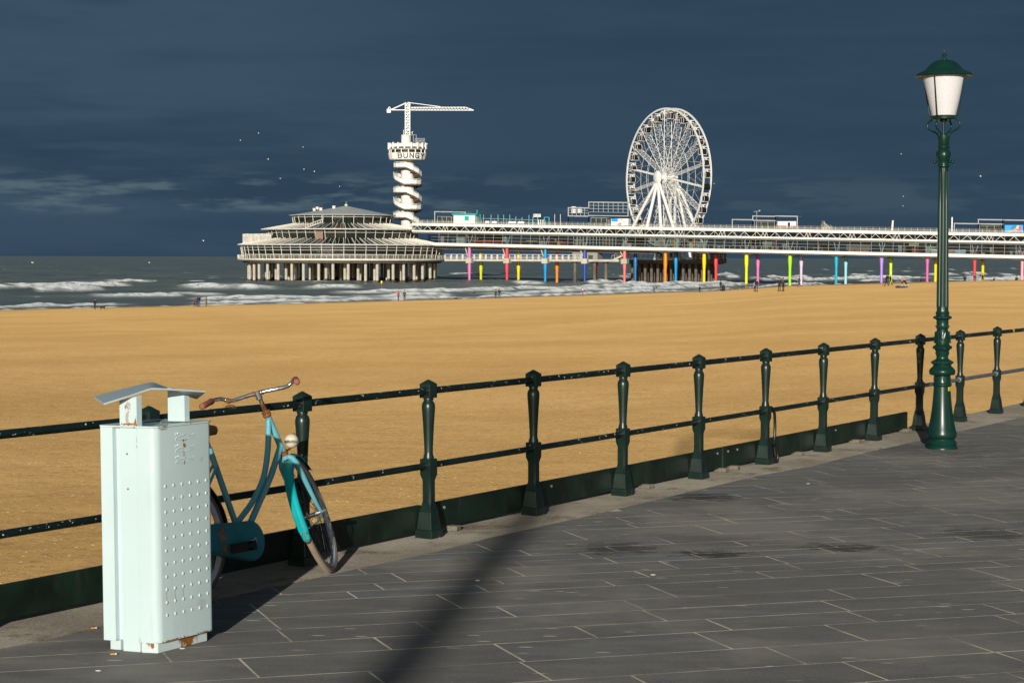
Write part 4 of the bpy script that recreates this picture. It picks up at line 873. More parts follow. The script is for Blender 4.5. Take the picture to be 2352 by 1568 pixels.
    def slab(mb, s, y0, y1, zmin=-9, zmax=9):
        o = [V((q.x, 0, max(zmin, min(zmax, q.z)))) for q in oc(s)]; mb.add([q + V((0, y0, 0)) for q in o] + [q + V((0, y1, 0)) for q in o], [tuple(range(8)), tuple(range(15, 7, -1))] + [(i, (i + 1) % 8, 8 + (i + 1) % 8, 8 + i) for i in range(8)])
    mb = MB(); slab(mb, .96, -hd, hd); gl = mb.mesh('cabin', BLK, smooth=20)
    mb = MB()
    for y in (-hd, hd):
        o = oc(1.0)
        for i in range(8): mb.beam(o[i] + V((0, y, 0)), o[(i + 1) % 8] + V((0, y, 0)), .10)
    mb.box((0, -hd - .02, 0), (.10, .06, 2 * hh)); mb.box((0, 0, -hh + .10), (1.5, 2 * hd + .1, .22)); mb.box((0, 0, hh), (1.5, 2 * hd, .12)); mb.box((0, 0, hh + .42), (1.7, .12, .12)); mb.box((0, 0, hh + .80), (.25, 3.0, .25))
    for e in (-.75, .75): mb.box((e, 0, hh + .25), (.12, .5, .5)); mb.box((e * .5, 0, hh + .62), (.12, .3, .4))
    fr = mb.mesh('gondola_frame', WM)
    for k in range(36):
        t = 2 * math.pi * (k + .5) / 36; p = Pt(R - .7, t) + V((0, 0, -hh - .80)); allb = k == 35
        g = tag(put(gl, 'gondola', rt, axm(d, w, ZU, p - k0)), 'all black gondola at the right side of the wheel' if allb else None)
        if not allb: q = bpy.data.objects.new('gondola_frame', fr); C.objects.link(q); q.parent = g
    # platform the wheel stands on
    pl = root('wheel_platform', Q(sx(1470, 22), 22, 0) * 1, 'dark concrete platform on pillars with white railings behind the coloured pillars', 'platform')
    sa, sb = sx(1440, 22), sx(1668, 22); L0 = lambda s, b, z: PO + PA * s + PB * b + ZU * z
    hexz = lambda mb, s0, s1, b0, b1, z0, z1: mb.hexa([L0(s0, b0, z0), L0(s1, b0, z0), L0(s1, b1, z0), L0(s0, b1, z0), L0(s0, b0, z1), L0(s1, b0, z1), L0(s1, b1, z1), L0(s0, b1, z1)])
    ea, eb = sx(1440, 46), sx(1666, 46); mb = MB(); mb.hexa([L0(sa, 23, -.3), L0(sb - 2, 23, -.3), L0(eb - 2, 45, -.3), L0(ea, 45, -.3), L0(sa, 22, .2), L0(sb, 22, .2), L0(eb, 46, .2), L0(ea, 46, .2)]); mb.hexa([L0(sa, 22, .2), L0(sb, 22, .2), L0(eb, 46, .2), L0(ea, 46, .2), L0(sa, 22, 1.1), L0(sb, 22, 1.1), L0(eb, 46, 1.1), L0(ea, 46, 1.1)]); mb.build('deck', DARKC, pl)
    mb = MB(); s = sa
    while s <= sb: mb.beam(L0(s, 22.3, 1.1), L0(s, 22.3, 3.3), .1); s += 1.6
    for z in (1.8, 2.4, 3.3): mb.beam(L0(sa, 22.3, z), L0(sb, 22.3, z), .1 if z > 3 else .07)
    mb.beam(L0(sb, 22.3, 3.3), L0(eb, 45, 3.3), .1); mb.build('railing', BRIGHT, pl)
    pm = MB().lathe([(.52, -8.5), (.52, 0)], 12).mesh('pillar', DARKC, smooth=40)
    for i in range(13):
        for j in range(4): put(pm, 'pillar', pl, Matrix.Translation(L0(sx(1452 + (1640 - 1452) * (i + .35 * j) / 12.9, 24 + j * 6.5), 24 + j * 6.5, 0) - ORG[pl.name]))
    for x0, x1, z1, b, m_, lb in ((1510, 1560, 4.2, 30, CREAM, 'cream cabin with a striped front on the wheel platform'), (1590, 1616, 3.6, 28, paint('hut_red', (.35, .16, .12), .7), 'low red brown cabin on the wheel platform'), (1630, 1660, 4.4, 32, INSIDE2, 'dark curved cabin at the right end of the wheel platform')):
        s0, s1 = sx(x0, b), sx(x1, b); kb = root('ticket_cabin', L0((s0 + s1) / 2, b, 1.1), lb, 'cabin', 'cabins on the wheel platform'); mb = MB(); hexz(mb, s0, s1, b, b + 4, 1.1, z1); mb.build('wall', m_, kb); mb = MB(); hexz(mb, s0 - .3, s1 + .3, b - .3, b + 4.3, z1, z1 + .3); mb.build('roof', SOFF, kb)
        mb = MB()
        for i in range(4): hexz(mb, s0 + (s1 - s0) * (i * .25 + .06), s0 + (s1 - s0) * (i * .25 + .2), b - .06, b - .01, 2.0, z1 - .5)
        mb.build('windows', GL2, kb)
def build_walkway():
    L0 = lambda s, b, z: PO + PA * s + PB * b + ZU * z; s0, s1 = sx(1020, 2.5), sx(1420, 2.5); rt = root('lower_walkway', L0(s0, 2.5, 1.2), 'low concrete walkway with white railing between the coloured pillars', 'walkway')
    hexz = lambda mb, s0, s1, b0, b1, z0, z1: mb.hexa([L0(s0, b0, z0), L0(s1, b0, z0), L0(s1, b1, z0), L0(s0, b1, z0), L0(s0, b0, z1), L0(s1, b0, z1), L0(s1, b1, z1), L0(s0, b1, z1)])
    mb = MB(); hexz(mb, s0, s1, 2.6, 8.3, .45, 1.2); mb.build('deck', CONC, rt)
    mb = MB(); s = s0
    for b in (2.8, 8.1):
        s = s0
        while s < sx(1341, b): mb.beam(L0(s, b, 1.2), L0(s, b, 2.75), .08); mb.beam(L0(s + .35, b, 1.2), L0(s + .35, b, 2.75), .08); s += 2.15
        for z in (1.5, 1.8, 2.1, 2.75): mb.beam(L0(s0, b, z), L0(sx(1341, b), b, z), .11 if z > 2.5 else .07)
    mb.build('railing', BRIGHT, rt)
    for x in (1320, 1365, 1391):
        mb = MB(); mb.lathe([(.55, -8.6), (.55, .0), (1.1, .1), (1.5, .45)], 14, L0(sx(x, 5), 5, 0)); mb.build('pillar', DARKC, rt, smooth=35)
    a, b = sx(1313, 3), sx(1371, 3); kb = root('grey_cabin', L0((a + b) / 2, 4, 1.2), 'plain grey service cabin under the pier among the coloured pillars', 'cabin'); mb = MB(); hexz(mb, a, b, 3.2, 8, 1.2, 4.0); mb.build('wall', paint('grey_cabin', (.25, .245, .23), .8, var=.15, vs=.3), kb); mb = MB(); hexz(mb, b - 3.2, b - 1.6, 3.1, 3.19, 1.3, 2.6); mb.build('door', INSIDE, kb)
    st = root('staircase', L0(sx(1405, 4), 4, 1.0), 'concrete stairs rising from the lower walkway up under the pier', 'stairs'); a, b = sx(1404, 4), sx(1454, 4); n = 16; mb = MB()
    for i in range(n): t = a + (b - a) * i / n; hexz(mb, t, t + (b - a) / n, 4, 7, .5 + i * .23, 1.2 + i * .23)
    mb.build('steps', CONC, st); mb = MB()
    for o in (4.0, 7.0): mb.beam(L0(a, o, 2.3), L0(b, o, 2.3 + n * .23), .12); [mb.beam(L0(a + (b - a) * i / 8, o, 1.2 + i * .46), L0(a + (b - a) * i / 8, o, 2.3 + i * .46), .08) for i in range(9)]
    mb.build('stair_rail', STEEL, st)
build_pier(); build_pavilion(); build_tower(); build_wheel(); build_walkway()
build_roof_things()
# ================================================================ FENCE, LAMP, BIN, BICYCLE (near objects)
GREEN = paint('dark_green_paint', (0.0080, 0.0215, 0.0160), 0.33, var=0.35, vs=6, rust=0.08, chips=0.07, spec=0.5, rs=9)
GREENR = paint('chipped_green_paint', (0.0055, 0.014, 0.011), 0.34, var=0.35, vs=5, rust=0.02, chips=0.24, co='World')
GREENB = paint('weathered_green_board', (0.0045, 0.0150, 0.0085), 0.5, var=0.5, vs=4, chips=0.0, dirt=0.25, co='World', bumpy=0.2)
LAMPG = paint('gloss_green_paint', (0.0045, 0.030, 0.021), 0.30, var=0.2, vs=4, spec=0.38)
GALV = paint('galvanised_steel', (0.24, 0.25, 0.26), 0.42, 0.6, var=0.2, vs=12)
def sqstack(mb, prof):
    vs = []; fs = []
    for h, z, c in prof:
        vs += [V((x, y, z)) for x, y in ((h, -h + c), (h, h - c), (h - c, h), (-h + c, h), (-h, h - c), (-h, -h + c), (-h + c, -h), (h - c, -h))]
    for i in range(len(prof) - 1):
        for k in range(8):
            l = (k + 1) % 8; fs.append((i * 8 + k, i * 8 + l, i * 8 + 8 + l, i * 8 + 8 + k))
    m = len(prof); fs += [tuple(reversed(range(8))), tuple((m - 1) * 8 + k for k in range(8))]
    mb.add(vs, fs)
def build_fence():
    rt = root('promenade_railing', P0, 'dark green cast iron railing with turned posts and two rails above the beach', 'railing')
    mb = MB(); c = 0.004
    sqstack(mb, [(.0650, 0, .003), (.0645, .056, .003), (.0575, .061, .003), (.0450, .170, .003), (.0405, .176, .003), (.0425, .180, .003), (.0425, .192, .003), (.0375, .200, .003), (.0335, .240, .012), (.0335, .372, .012), (.0385, .402, .003), (.0405, .408, .003), (.0408, .506, .002), (.0360, .512, .002)])
    mb.lathe([(.034, .510), (.0345, .524), (.029, .540), (.0275, .556), (.031, .640), (.0365, .740), (.0415, .810), (.0435, .838), (.0425, .856), (.037, .872), (.0295, .882), (.0285, .887), (.0325, .889), (.0335, .895), (.031, .904)], 24)
    sqstack(mb, [(.0400, .902, .002), (.0410, .904, .002), (.0410, .989, .002), (.0400, .991, .002), (.005, 1.018, .002)])
    post = mb.mesh('post', GREEN, smooth=28)
    for i in range(-3, 22):
        o = put(post, 'post', rt, axm(U, LF, V((0, 0, 1)), U * (i * STEP)) @ Matrix.Rotation(random.uniform(-.006, .006), 4, 'X') @ Matrix.Rotation(random.uniform(-.004, .004), 4, 'Y'))
        if i == 8: o['label'] = 'post standing in the shadow of the street lamp'
    for i in range(-3, 21):
        for z, r, nm in ((.947, .0220, 'top_rail'), (.468, .0205, 'lower_rail')):
            mb = MB(); a, b = fence(i + 0.030, 0, z), fence(i + 0.970, 0, z)
            mb.tube([a, b], r, 14)
            for s, e in ((a, 1), (b, -1)): mb.tube([s - U * e * .003, s + U * e * .010], r + .008, 14)
            grey = nm == 'lower_rail' and i >= 8
            o = mb.build(nm, GALV if grey else GREENR, rt, smooth=40)
            if grey: o['label'] = 'bare grey lower rail right of the lamp'
    mb = MB(); p = fence(10.42, 0, .947); mb.tube([p, p + U * .04], .0232, 14)
    mb.build('tape', paint('yellow_tape', (0.75, 0.5, 0.01), 0.5), rt)['label'] = 'yellow tape around the top rail'
    bolt = paint('bolt_zinc', (0.45, 0.44, 0.40), 0.4, 0.5)
    for a, b, bo in ((-3, 1.0, ()), (1.075, 4.44, (1.2, 2.26, 4.36)), (4.46, 7.86, (4.52, 4.66, 6.35))):
        mb = MB(); m_ = fence((a + b) / 2, .075, .122); mb.box(m_, ((b - a) * STEP, .032, .172), (U, LF, V((0, 0, 1))))
        o = mb.build('kick_board', GREENB, rt, bevel=.004)
        for t in bo:
            q = MB(); c_ = fence(t, .0585, .165); q.tube([c_, c_ - LF * .006], .010, 8); sub(o, P0); q.build('bolt', bolt, o, org=P0)
    cover = MB(); cover.box(fence(4.45, .053, .12), (.05, .014, .176), (U, LF, V((0, 0, 1)))); cover.build('joint_cover', GREENB, rt)
    wood = paint('grey_wood_block', (0.16, 0.135, 0.10), 0.9, var=0.3, vs=20)
    nm = ('second', 'third', 'fifth', 'fifth', 'sixth', 'seventh', 'eighth')
    lab = ['wooden block under the board end right of the first fully visible post past the bicycle', 'wooden block under the board right of the fourth post past the bicycle',
           'left wooden block of the pair beneath the joint in the green board', 'right wooden block of the pair beneath the joint in the green board',
           'wooden block under the board just right of the post with the hanging cable lock', 'wooden block under the board left of the last post before the board ends', 'wooden block below the right end of the green board near the lamp']
    for (x, y), lb in zip(((1033, 1213), (1482, 1118), (1657, 1081), (1683, 1075.6), (1833, 1042), (1964.6, 1014), (2080, 988)), lab):
        kk = (x - CX) / FPX; t = (kk * P0.y - P0.x + kk * (LF.y * .06) - LF.x * .06) / ((U.x - kk * U.y) * STEP)
        c_ = fence(t, .045, .0225); mb = MB(); mb.box(c_, (.07, .11, .036), (U, LF, V((0, 0, 1)))); o = mb.build('wooden_block', wood, None, org=c_, bevel=.004)
        tag(o, lb, 'wooden block', 'wooden blocks under the railing board'); o.rotation_euler.z = random.uniform(-.2, .2)
    # cable lock hung over the lower rail behind the sixth post
    lk = root('cable_lock', fence(5.08, 0, .0), 'black cable bicycle lock hanging from the lower rail beside a post', 'bicycle lock')
    blk = paint('black_plastic', (0.012, 0.011, 0.011), 0.35, var=0.3); q = lambda t, o, z: fence(5 + t, o, z)
    MB().tube([q(.045, -.03, .50), q(.062, -.035, .485), q(.085, -.040, .44), q(.09, -.042, .34), q(.088, -.042, .24), q(.075, -.045, .20), q(.06, -.045, .17)], .013, 8).build('strap', blk, lk, smooth=60)
    MB().tube([q(.06, -.045, .185), q(.085, -.05, .155)], .018, 8).build('lock_body', blk, lk)
    MB().tube([q(.085, -.05, .16), q(.105, -.055, .12), q(.112, -.06, .06), q(.10, -.06, .012), q(.08, -.06, .01), q(.078, -.055, .08), q(.07, -.05, .15)], .013, 8).build('cable', blk, lk, smooth=60)
def build_lamp():
    b = gnd(2163, 1029); rt = root('street_lamp', b, 'ornate dark green street lamp with white glass shade beside the railing', 'street lamp', rot=(0, math.radians(-0.45), 0))
    Z = V((0, 0, 1)); mb = MB()
    mb.lathe([(.150, 0), (.150, .008), (.141, .022), (.134, .032), (.139, .040), (.141, .052), (.134, .066), (.122, .076), (.118, .090), (.124, .097), (.136, .110), (.1405, .128), (.1385, .150), (.128, .185), (.115, .25), (.103, .32), (.093, .40), (.085, .48), (.0795, .56), (.0775, .590)], 40, b)
    o = mb.build('base', LAMPG, rt, smooth=35)
    mb = MB(); ta = math.radians(-52); pr = [(.20, .1265), (.25, .117), (.32, .105), (.40, .095), (.50, .0855)]; W3 = lambda a, r, z: b + V((math.cos(ta + a) * r, math.sin(ta + a) * r, z))
    for (za, ra), (zb, rb) in zip(pr, pr[1:]):
        for a in (-.24, -.08, .08): mb.hexa([W3(a, ra - .004, za), W3(a, ra + .0022, za), W3(a + .16, ra + .0022, za), W3(a + .16, ra - .004, za), W3(a, rb - .004, zb), W3(a, rb + .0022, zb), W3(a + .16, rb + .0022, zb), W3(a + .16, rb - .004, zb)])
    mb.build('access_door', LAMPG, rt)
    mb = MB()
    mb.lathe([(.0775, .588), (.084, .594), (.0905, .604), (.0905, .614), (.080, .622), (.0765, .632), (.0765, .690), (.082, .696), (.112, .700), (.120, .712), (.123, .730), (.121, .742), (.108, .762), (.088, .780), (.082, .792), (.085, .798), (.098, .806), (.1005, .818), (.095, .830), (.078, .838), (.058, .852), (.054, .862), (.056, .880), (.064, .898), (.066, .912), (.060, .920), (.066, .930), (.073, .945), (.090, .957), (.092, .968), (.074, .978), (.063, .988), (.064, 1.0), (.0625, 1.05), (.0605, 1.10), (.052, 1.124), (.050, 1.132), (.056, 1.140), (.060, 1.160), (.055, 1.178), (.057, 1.196), (.056, 1.215), (.060, 1.224), (.078, 1.232), (.0835, 1.243), (.080, 1.254), (.062, 1.262), (.059, 1.272), (.066, 1.284), (.063, 1.294), (.0545, 1.302)], 32, b)
    mb.build('pedestal', LAMPG, rt, smooth=30)
    mb = MB()
    bead = MB().ball((0, 0, 0), .0105, 6, 5).mesh('bead', LAMPG, smooth=60)
    for k in range(14):   # bead rings
        t = 2 * math.pi * k / 14
        for r, z in ((.080, 1.243), (.058, 1.160), (.098, .818)): put(bead, 'bead', rt, Matrix.Translation((r * math.cos(t), r * math.sin(t), z)))
    for k in range(6):    # leaf swags and panels
        t = 2 * math.pi * (k + .3) / 6; d = V((math.cos(t), math.sin(t), 0)); e = V((-d.y, d.x, 0))
        mb.tube([b + d * .063 + e * .024 + Z * 1.10, b + d * .069 + e * .015 + Z * 1.055, b + d * .071 + Z * 1.035, b + d * .069 - e * .015 + Z * 1.055, b + d * .063 - e * .024 + Z * 1.10], .006, 6)
        mb.tube([b + d * .063 + e * .012 + Z * 1.10, b + d * .067 + Z * 1.07, b + d * .063 - e * .012 + Z * 1.10], .005, 6)
        d2 = V((math.cos(t + .52), math.sin(t + .52), 0)); mb.tube([b + d2 * .063 + Z * 1.11, b + d2 * .068 + Z * 1.06, b + d2 * .071 + Z * 1.0], [.009, .007, .010], 6); mb.build('leaf_swag', LAMPG, rt, smooth=50); mb = MB()
    for k in range(12):
        t = 2 * math.pi * k / 12; d = V((math.cos(t), math.sin(t), 0)); mb.box(b + d * .0775 + Z * .660, (.006, .022, .034), (d, V((-d.y, d.x, 0)), Z)); mb.build('raised_panel', LAMPG, rt); mb = MB()
        mb.box(b + d * .083 + Z * .952, (.01, .02, .012), (d, V((-d.y, d.x, 0)), Z)); mb.build('dentil', LAMPG, rt); mb = MB()
    mb = MB(); mb.lathe([(.0555, 1.300), (.0545, 1.34), (.0540, 1.36), (.0480, 2.30), (.0445, 2.60), (.0435, 2.66)], 48, b, rf=lambda k, z: (1.0 if (k % 4) < 2 or not 1.33 < z < 2.63 else 0.90))
    for k in range(12):
        t = 2 * math.pi * (k + .12) / 12
        mb.tube([b + V((.0545 * math.cos(t), .0545 * math.sin(t), 1.345)), b + V((.0435 * math.cos(t), .0435 * math.sin(t), 2.62))], .0042, 5)
    mb.build('shaft', LAMPG, rt, smooth=30)
    mb = MB(); mb.lathe([(.0435, 2.655), (.052, 2.662), (.0575, 2.672), (.056, 2.682), (.047, 2.690), (.046, 2.705), (.052, 2.722), (.063, 2.745), (.0685, 2.77), (.067, 2.80), (.056, 2.822), (.050, 2.828), (.052, 2.836), (.058, 2.845), (.058, 2.855), (.050, 2.862), (.049, 2.866)], 24, b, rf=lambda k, z: 1.0 + (.035 if k % 3 == 0 and 2.72 < z < 2.81 else 0))
    mb.lathe([(.048, 2.866), (.051, 2.872), (.0575, 2.952), (.0575, 2.957), (.012, 2.957)], 24, b); mb.build('collar', LAMPG, rt, smooth=35)
    for s in (-1, 1):
        e = V((.95, .3, 0)) * s; mb = MB(); mb.tube([b + e * .04 + Z * 2.713, b + e * .088 + Z * 2.713], .010, 8); mb.ball(b + e * .095 + Z * 2.713, .0165, 10, 8); mb.build('ladder_bar', LAMPG, rt, smooth=50)
    mb = MB(); mb.tube([b + Z * 2.955, b + Z * 3.10], .0125, 10); mb.lathe([(.013, 3.085), (.036, 3.092), (.036, 3.106), (.014, 3.112)], 16, b)
    mb.lathe([(.100, 3.108), (.113, 3.114), (.115, 3.136), (.108, 3.144), (.05, 3.144)], 28, b); mb.build('lantern_base', LAMPG, rt, smooth=35)
    for k in range(4):
        t = math.radians(52 + 90 * k); d = V((math.cos(t), math.sin(t), 0)); P = lambda r, z: b + d * r + Z * z
        MB().tube([P(.050, 2.945), P(.070, 2.985), P(.110, 3.002), P(.150, 3.022), P(.168, 3.052), P(.158, 3.085), P(.128, 3.108), P(.110, 3.122)], .0085, 8).build('scroll_bracket', LAMPG, rt, smooth=60)
        MB().tube([P(.205, 3.50), P(.146, 3.158), P(.140, 3.146), P(.112, 3.130)], .0062, 8).build('cage_rod', LAMPG, rt, smooth=60)
    gm, n, p = NT('opal_glass'); p.inputs['Base Color'].default_value = (0.66, 0.645, 0.655, 1); p.inputs['Roughness'].default_value = 0.22
    p.inputs['Subsurface Weight'].default_value = 0.3; p.inputs['Subsurface Radius'].default_value = (.05, .04, .035)
    MB().lathe([(.02, 3.146), (.1105, 3.147), (.112, 3.152), (.199, 3.515), (.20, 3.53), (.02, 3.53)], 48, b).build('glass_shade', gm, rt, smooth=35)
    MB().lathe([(.205, 3.526), (.260, 3.514), (.265, 3.521), (.259, 3.532), (.242, 3.544), (.218, 3.556), (.190, 3.568), (.168, 3.585), (.145, 3.612), (.115, 3.640), (.080, 3.660), (.045, 3.670), (.020, 3.672)], 48, b).build('hood', LAMPG, rt, smooth=40)
    MB().lathe([(.022, 3.668), (.022, 3.676), (.014, 3.682), (.012, 3.698), (.026, 3.702), (.028, 3.712), (.014, 3.718), (.009, 3.735), (.004, 3.750), (.0055, 3.755), (.003, 3.760)], 14, b).build('finial', LAMPG, rt, smooth=50)
    ye = paint('yellow_sticker', (0.85, 0.50, 0.01), 0.5, var=0.03)
    # yellow number sticker on the right side of the base, lettered 6
    th = math.radians(-46); mb = MB(); st = [(-.30, .0), (-.10, 0), (.10, 0), (.30, 0)]
    R = lambda a, z: b + V((math.cos(th + a), math.sin(th + a), 0)) * (.0805 + (.590 - z) * .055) + Z * z
    for i in range(5):
        a0, a1 = -.24 + i * .096, -.24 + (i + 1) * .096; mb.quad(R(a0, .550), R(a1, .550), R(a1, .586), R(a0, .586))
    o = mb.build('number_sticker', ye, rt); tm = text_mesh('6', .034, .0004, paint('sticker_ink', (0.10, 0.02, 0.005), 0.6))
    d = V((math.cos(th - .04), math.sin(th - .04), 0)); t = put(tm, 'numeral', o, axm(V((-d.y, d.x, 0)), V((0, 0, 1)), d, d * .0838 + Z * .556 + V((d.y, -d.x, 0)) * .009))
def build_bin():
    c = V((-1.65, 8.42, 0)); rt = root('litter_bin', c, 'tall pale mint steel litter bin with pitched lid and rusty seams, left of bicycle', 'litter bin', rot=(math.radians(-0.2), math.radians(-0.62), 0))
    DK = paint('bin_inside', (0.05, 0.075, 0.075), 0.7)
    D = V((-1.5936, 8.199, 0)); e1 = V((-.937, .348, 0)).normalized(); e2 = V((.5501, .8351, 0)); Z = V((0, 0, 1)); L1, L2 = .300, .376
    P = lambda p, q, z=0.0: D + e1 * p + e2 * q + Z * z
    S_ = lambda p, q, z, a, b_, k=1.0: (P(p, q, z) - c, a, b_, k)
    sp = [S_(.106, 0, .985, .010, .055, .9), S_(.104, 0, .058, .014, .016), S_(.155, .014, 1.118, .014, .020), S_(.156, .014, 1.075, .009, .055, .55), S_(.150, .014, 1.040, .05, .006), S_(.113, .014, 1.05, .007, .022), S_(0, .10, .052, .10, .005, .9), S_(0, .30, .052, .06, .006), S_(0, .186, .935, .013, .012), S_(0, .186, .957, .016, .006), S_(0, .182, .90, .005, .016, .8), S_(0, .186, .855, .004, .010, .9), S_(0, .058, .25, .004, .035, .5), S_(0, .112, .25, .004, .03, .45), S_(0, .165, .26, .004, .03, .45), S_(0, .05, 1.018, .03, .005, .7), S_(0, .30, .86, .020, .018, .22), S_(.004, .004, .15, .006, .014, .8), S_(0, .29, .19, .03, .03, .2)]
    MINT = paint('mint_enamel', (0.505, 0.625, 0.635), 0.30, var=0.03, vs=2, rust=0.0, dirt=0.17, rs=4.5, spec=0.5, spots=sp)
    MINTE = paint('mint_enamel_rusty', (0.51, 0.605, 0.60), 0.33, var=0.04, vs=3, rust=0.26, rs=9, spots=sp[:9])
    pol = lambda pts: [(P(a, b_).x, P(a, b_).y) for a, b_ in pts]
    z0, z1 = .048, 1.026
    r = .034; arc = [(r - r * math.cos(t), r - r * math.sin(t)) for t in [math.pi / 2 * i / 6 for i in range(7)]]          # rounded near corner
    arc2 = [(r - r * math.sin(t), L2 - r + r * math.cos(t)) for t in [math.pi / 2 * i / 6 for i in range(7)]]
    right = [(.102, .002)] + [(b_, a) if False else (r - r * math.sin(t), r - r * math.cos(t)) for t in [math.pi / 2 * i / 6 for i in range(7)]] + [(r - r * math.cos(t), L2 - r + r * math.sin(t)) for t in [math.pi / 2 * i / 6 for i in range(7)]] + [(.102, L2 - .002)]
    s_ = MB().prism(pol(right), z0, z1).build('right_shell', MINT, rt, smooth=25, bevel=.0015)
    lft = [(.228, 0.004), (L1 - .012, .0), (L1, .014), (L1, L2 - .014), (L1 - .012, L2), (.228, L2 - .004)]
    MB().prism(pol(lft), z0, z1).build('left_shell', MINT, rt, bevel=.003, seg=2)
    MB().prism(pol([(.104, .030), (.232, .030), (.232, L2 - .03), (.104, L2 - .03)]), .05, z1 - .006).build('inner_tank', MINT, rt)
    for q0, q1, nm in ((.014, .052, 'front_post'), (L2 - .052, L2 - .014, 'rear_post')):
        ms = MB().prism(pol([(.109, q0), (.199, q0), (.199, q1), (.109, q1)]), 0.0, [1.166, 1.146, 1.150, 1.170] if q0 < .1 else [1.172, 1.186, 1.182, 1.166]).build(nm, MINT, rt, bevel=.003)
    MB().prism(pol([(.022, .022), (.10, .012), (.10, L2 - .02), (.022, L2 - .03)]), 0.0, .0475).build('plinth', MINTE, rt, bevel=.002)
    MB().prism(pol([(.225, .03), (L1 - .02, .03), (L1 - .02, L2 - .03), (.225, L2 - .03)]), 0.0, .0475).build('plinth', MINTE, rt, bevel=.002)
    # top tray with a sunken opening between the posts
    ou = [(-.004, .012), (.012, -.004), (.104, -.004), (.22, -.002), (L1 - .014, -.005), (L1 + .004, .016), (L1 + .004, L2 - .016), (L1 - .014, L2 + .005), (.012, L2 + .004), (-.004, L2 - .012)]
    inn = [(.045, .065), (.050, .060), (.11, .058), (.20, .058), (L1 - .05, .060), (L1 - .045, .068), (L1 - .045, L2 - .068), (L1 - .05, L2 - .060), (.05, L2 - .060), (.045, L2 - .065)]
    mb = MB(); n = len(ou); vs = [P(*q, 1.034) for q in ou] + [P(*q, 1.030) for q in inn] + [P(*q, 1.0265) for q in ou] + [P(*q, .93) for q in inn]
    mb.add(vs, [(i, (i + 1) % n, n + (i + 1) % n, n + i) for i in range(n)] + [(2 * n + i, 2 * n + (i + 1) % n, (i + 1) % n, i) for i in range(n)]); b0 = len(mb.v); mb.mat(1).add(vs[n:2 * n] + vs[3 * n:], [(i, (i + 1) % n, n + (i + 1) % n, n + i) for i in range(n)])
    mb.build('top_tray', [MINTE, DK], rt, fix=True)
    MB().quad(*[P(*q, .935) for q in inn]).build('opening', DK, rt)
    # lid: bent sheet carried by the two posts
    A = [at(246.3, 929.8, 8.15), at(353, 893.5, 8.30), at(480, 900.4, 8.46)]; B = [at(219, 910, 8.45), at(355, 878.8, 8.62), at(455.3, 917.5, 8.72)]
    B[2] = at(455.3, 917.5, 8.74)
    mb = MB(); rows = []
    def bend(q):   # soften the fold with a few extra stations
        a, m_, c_ = q; return [a, a.lerp(m_, .5), a.lerp(m_, .92), m_.lerp((a + c_) / 2, .03), m_.lerp(c_, .08), m_.lerp(c_, .5), c_]
    fa, fb = bend(A), bend(B); k = len(fa); up = Z * .006
    cut = lambda i, f: .07 if i in (0, k - 1) else 0
    top = []
    for i in range(k): top += [fa[i].lerp(fb[i], cut(i, 0)), fb[i].lerp(fa[i], cut(i, 0))]
    vs = [q + up for q in top] + [q - up * .3 for q in top]; n2 = len(top); fs = []
    for i in range(k - 1): fs += [(2 * i, 2 * i + 2, 2 * i + 3, 2 * i + 1), (n2 + 2 * i, n2 + 2 * i + 1, n2 + 2 * i + 3, n2 + 2 * i + 2), (2 * i, n2 + 2 * i, n2 + 2 * i + 2, 2 * i + 2), (2 * i + 1, 2 * i + 3, n2 + 2 * i + 3, n2 + 2 * i + 1)]
    fs += [(0, 1, n2 + 1, n2), (n2 - 2, 2 * n2 - 2, 2 * n2 - 1, n2 - 1)]
    mb.add(vs, fs); MINTL = paint('mint_lid', (0.40, 0.49, 0.52), 0.4, var=0.05, vs=3, rust=0.12, dirt=0.2, rs=5)
    mb.build('lid', MINTL, rt, smooth=30)
    # studs pressed into the right face
    mb = MB(); mb.ball((0, 0, 0), .0078, 12, 8, (.95, 1.1, .55)); sm = mb.mesh('stud', MINT, smooth=60); mr_ = mb.mesh('stud', MINTE, smooth=60)
    nx = -e1; 
    for rr in range(11):
        for cc in range(6):
            p = P(0.0, .058 + cc * .0535, .758 - rr * .0588) - c
            o = put(mr_ if (rr == 8 and cc < 3) else sm, 'stud', rt, axm(e2, Z, nx if e2.cross(Z).dot(nx) > 0 else nx, p))
            if rr == 8 and cc < 3: o['label'] = 'stud with a rusty hole'
    # three embossed crowned fish, one above the other
    NX = e2.cross(Z).normalized() * -1; NX = NX if NX.dot(-e1) > 0 else -NX
    for j, zc in enumerate((.975, .921, .869)):
        q0 = .122; F = lambda a, h: P(0, q0 + a, zc + h * .66) + NX * .0008
        mb = MB()
        mb.tube([F(.005, -.018), F(.012, -.006), F(.035, .004), F(.062, .008), F(.068, .014), F(.074, .006)], .0017, 6)
        mb.tube([F(.082, .003), F(.100, .000), F(.118, .004), F(.128, .014)], .0016, 6)
        mb.tube([F(.005, -.018), F(.025, -.022), F(.060, -.024), F(.068, -.031), F(.074, -.024), F(.10, -.018), F(.118, -.010), F(.130, -.016)], .0009, 6)
        mb.build('fish_emblem', MINTE if j == 1 else MINT, rt, smooth=60)
        mb = MB(); mb.tube([F(.004, .018), F(.020, .020)], .0022, 6)
        for a in (.003, .012, .021): mb.tube([F(.004 + a * .75, .018), F(a, .030)], .0017, 5)
        mb.build('crown_emblem', MINT, rt)
    ir = paint('hole_black', (0.01, 0.01, 0.01), 0.8)
    for p, z in ((.160, .905), (.158, .745)):
        q = P(p, .0135, z); f = -e2; MB().tube([q, q + f * .0012], .0042, 8).build('bolt_hole', ir, rt)
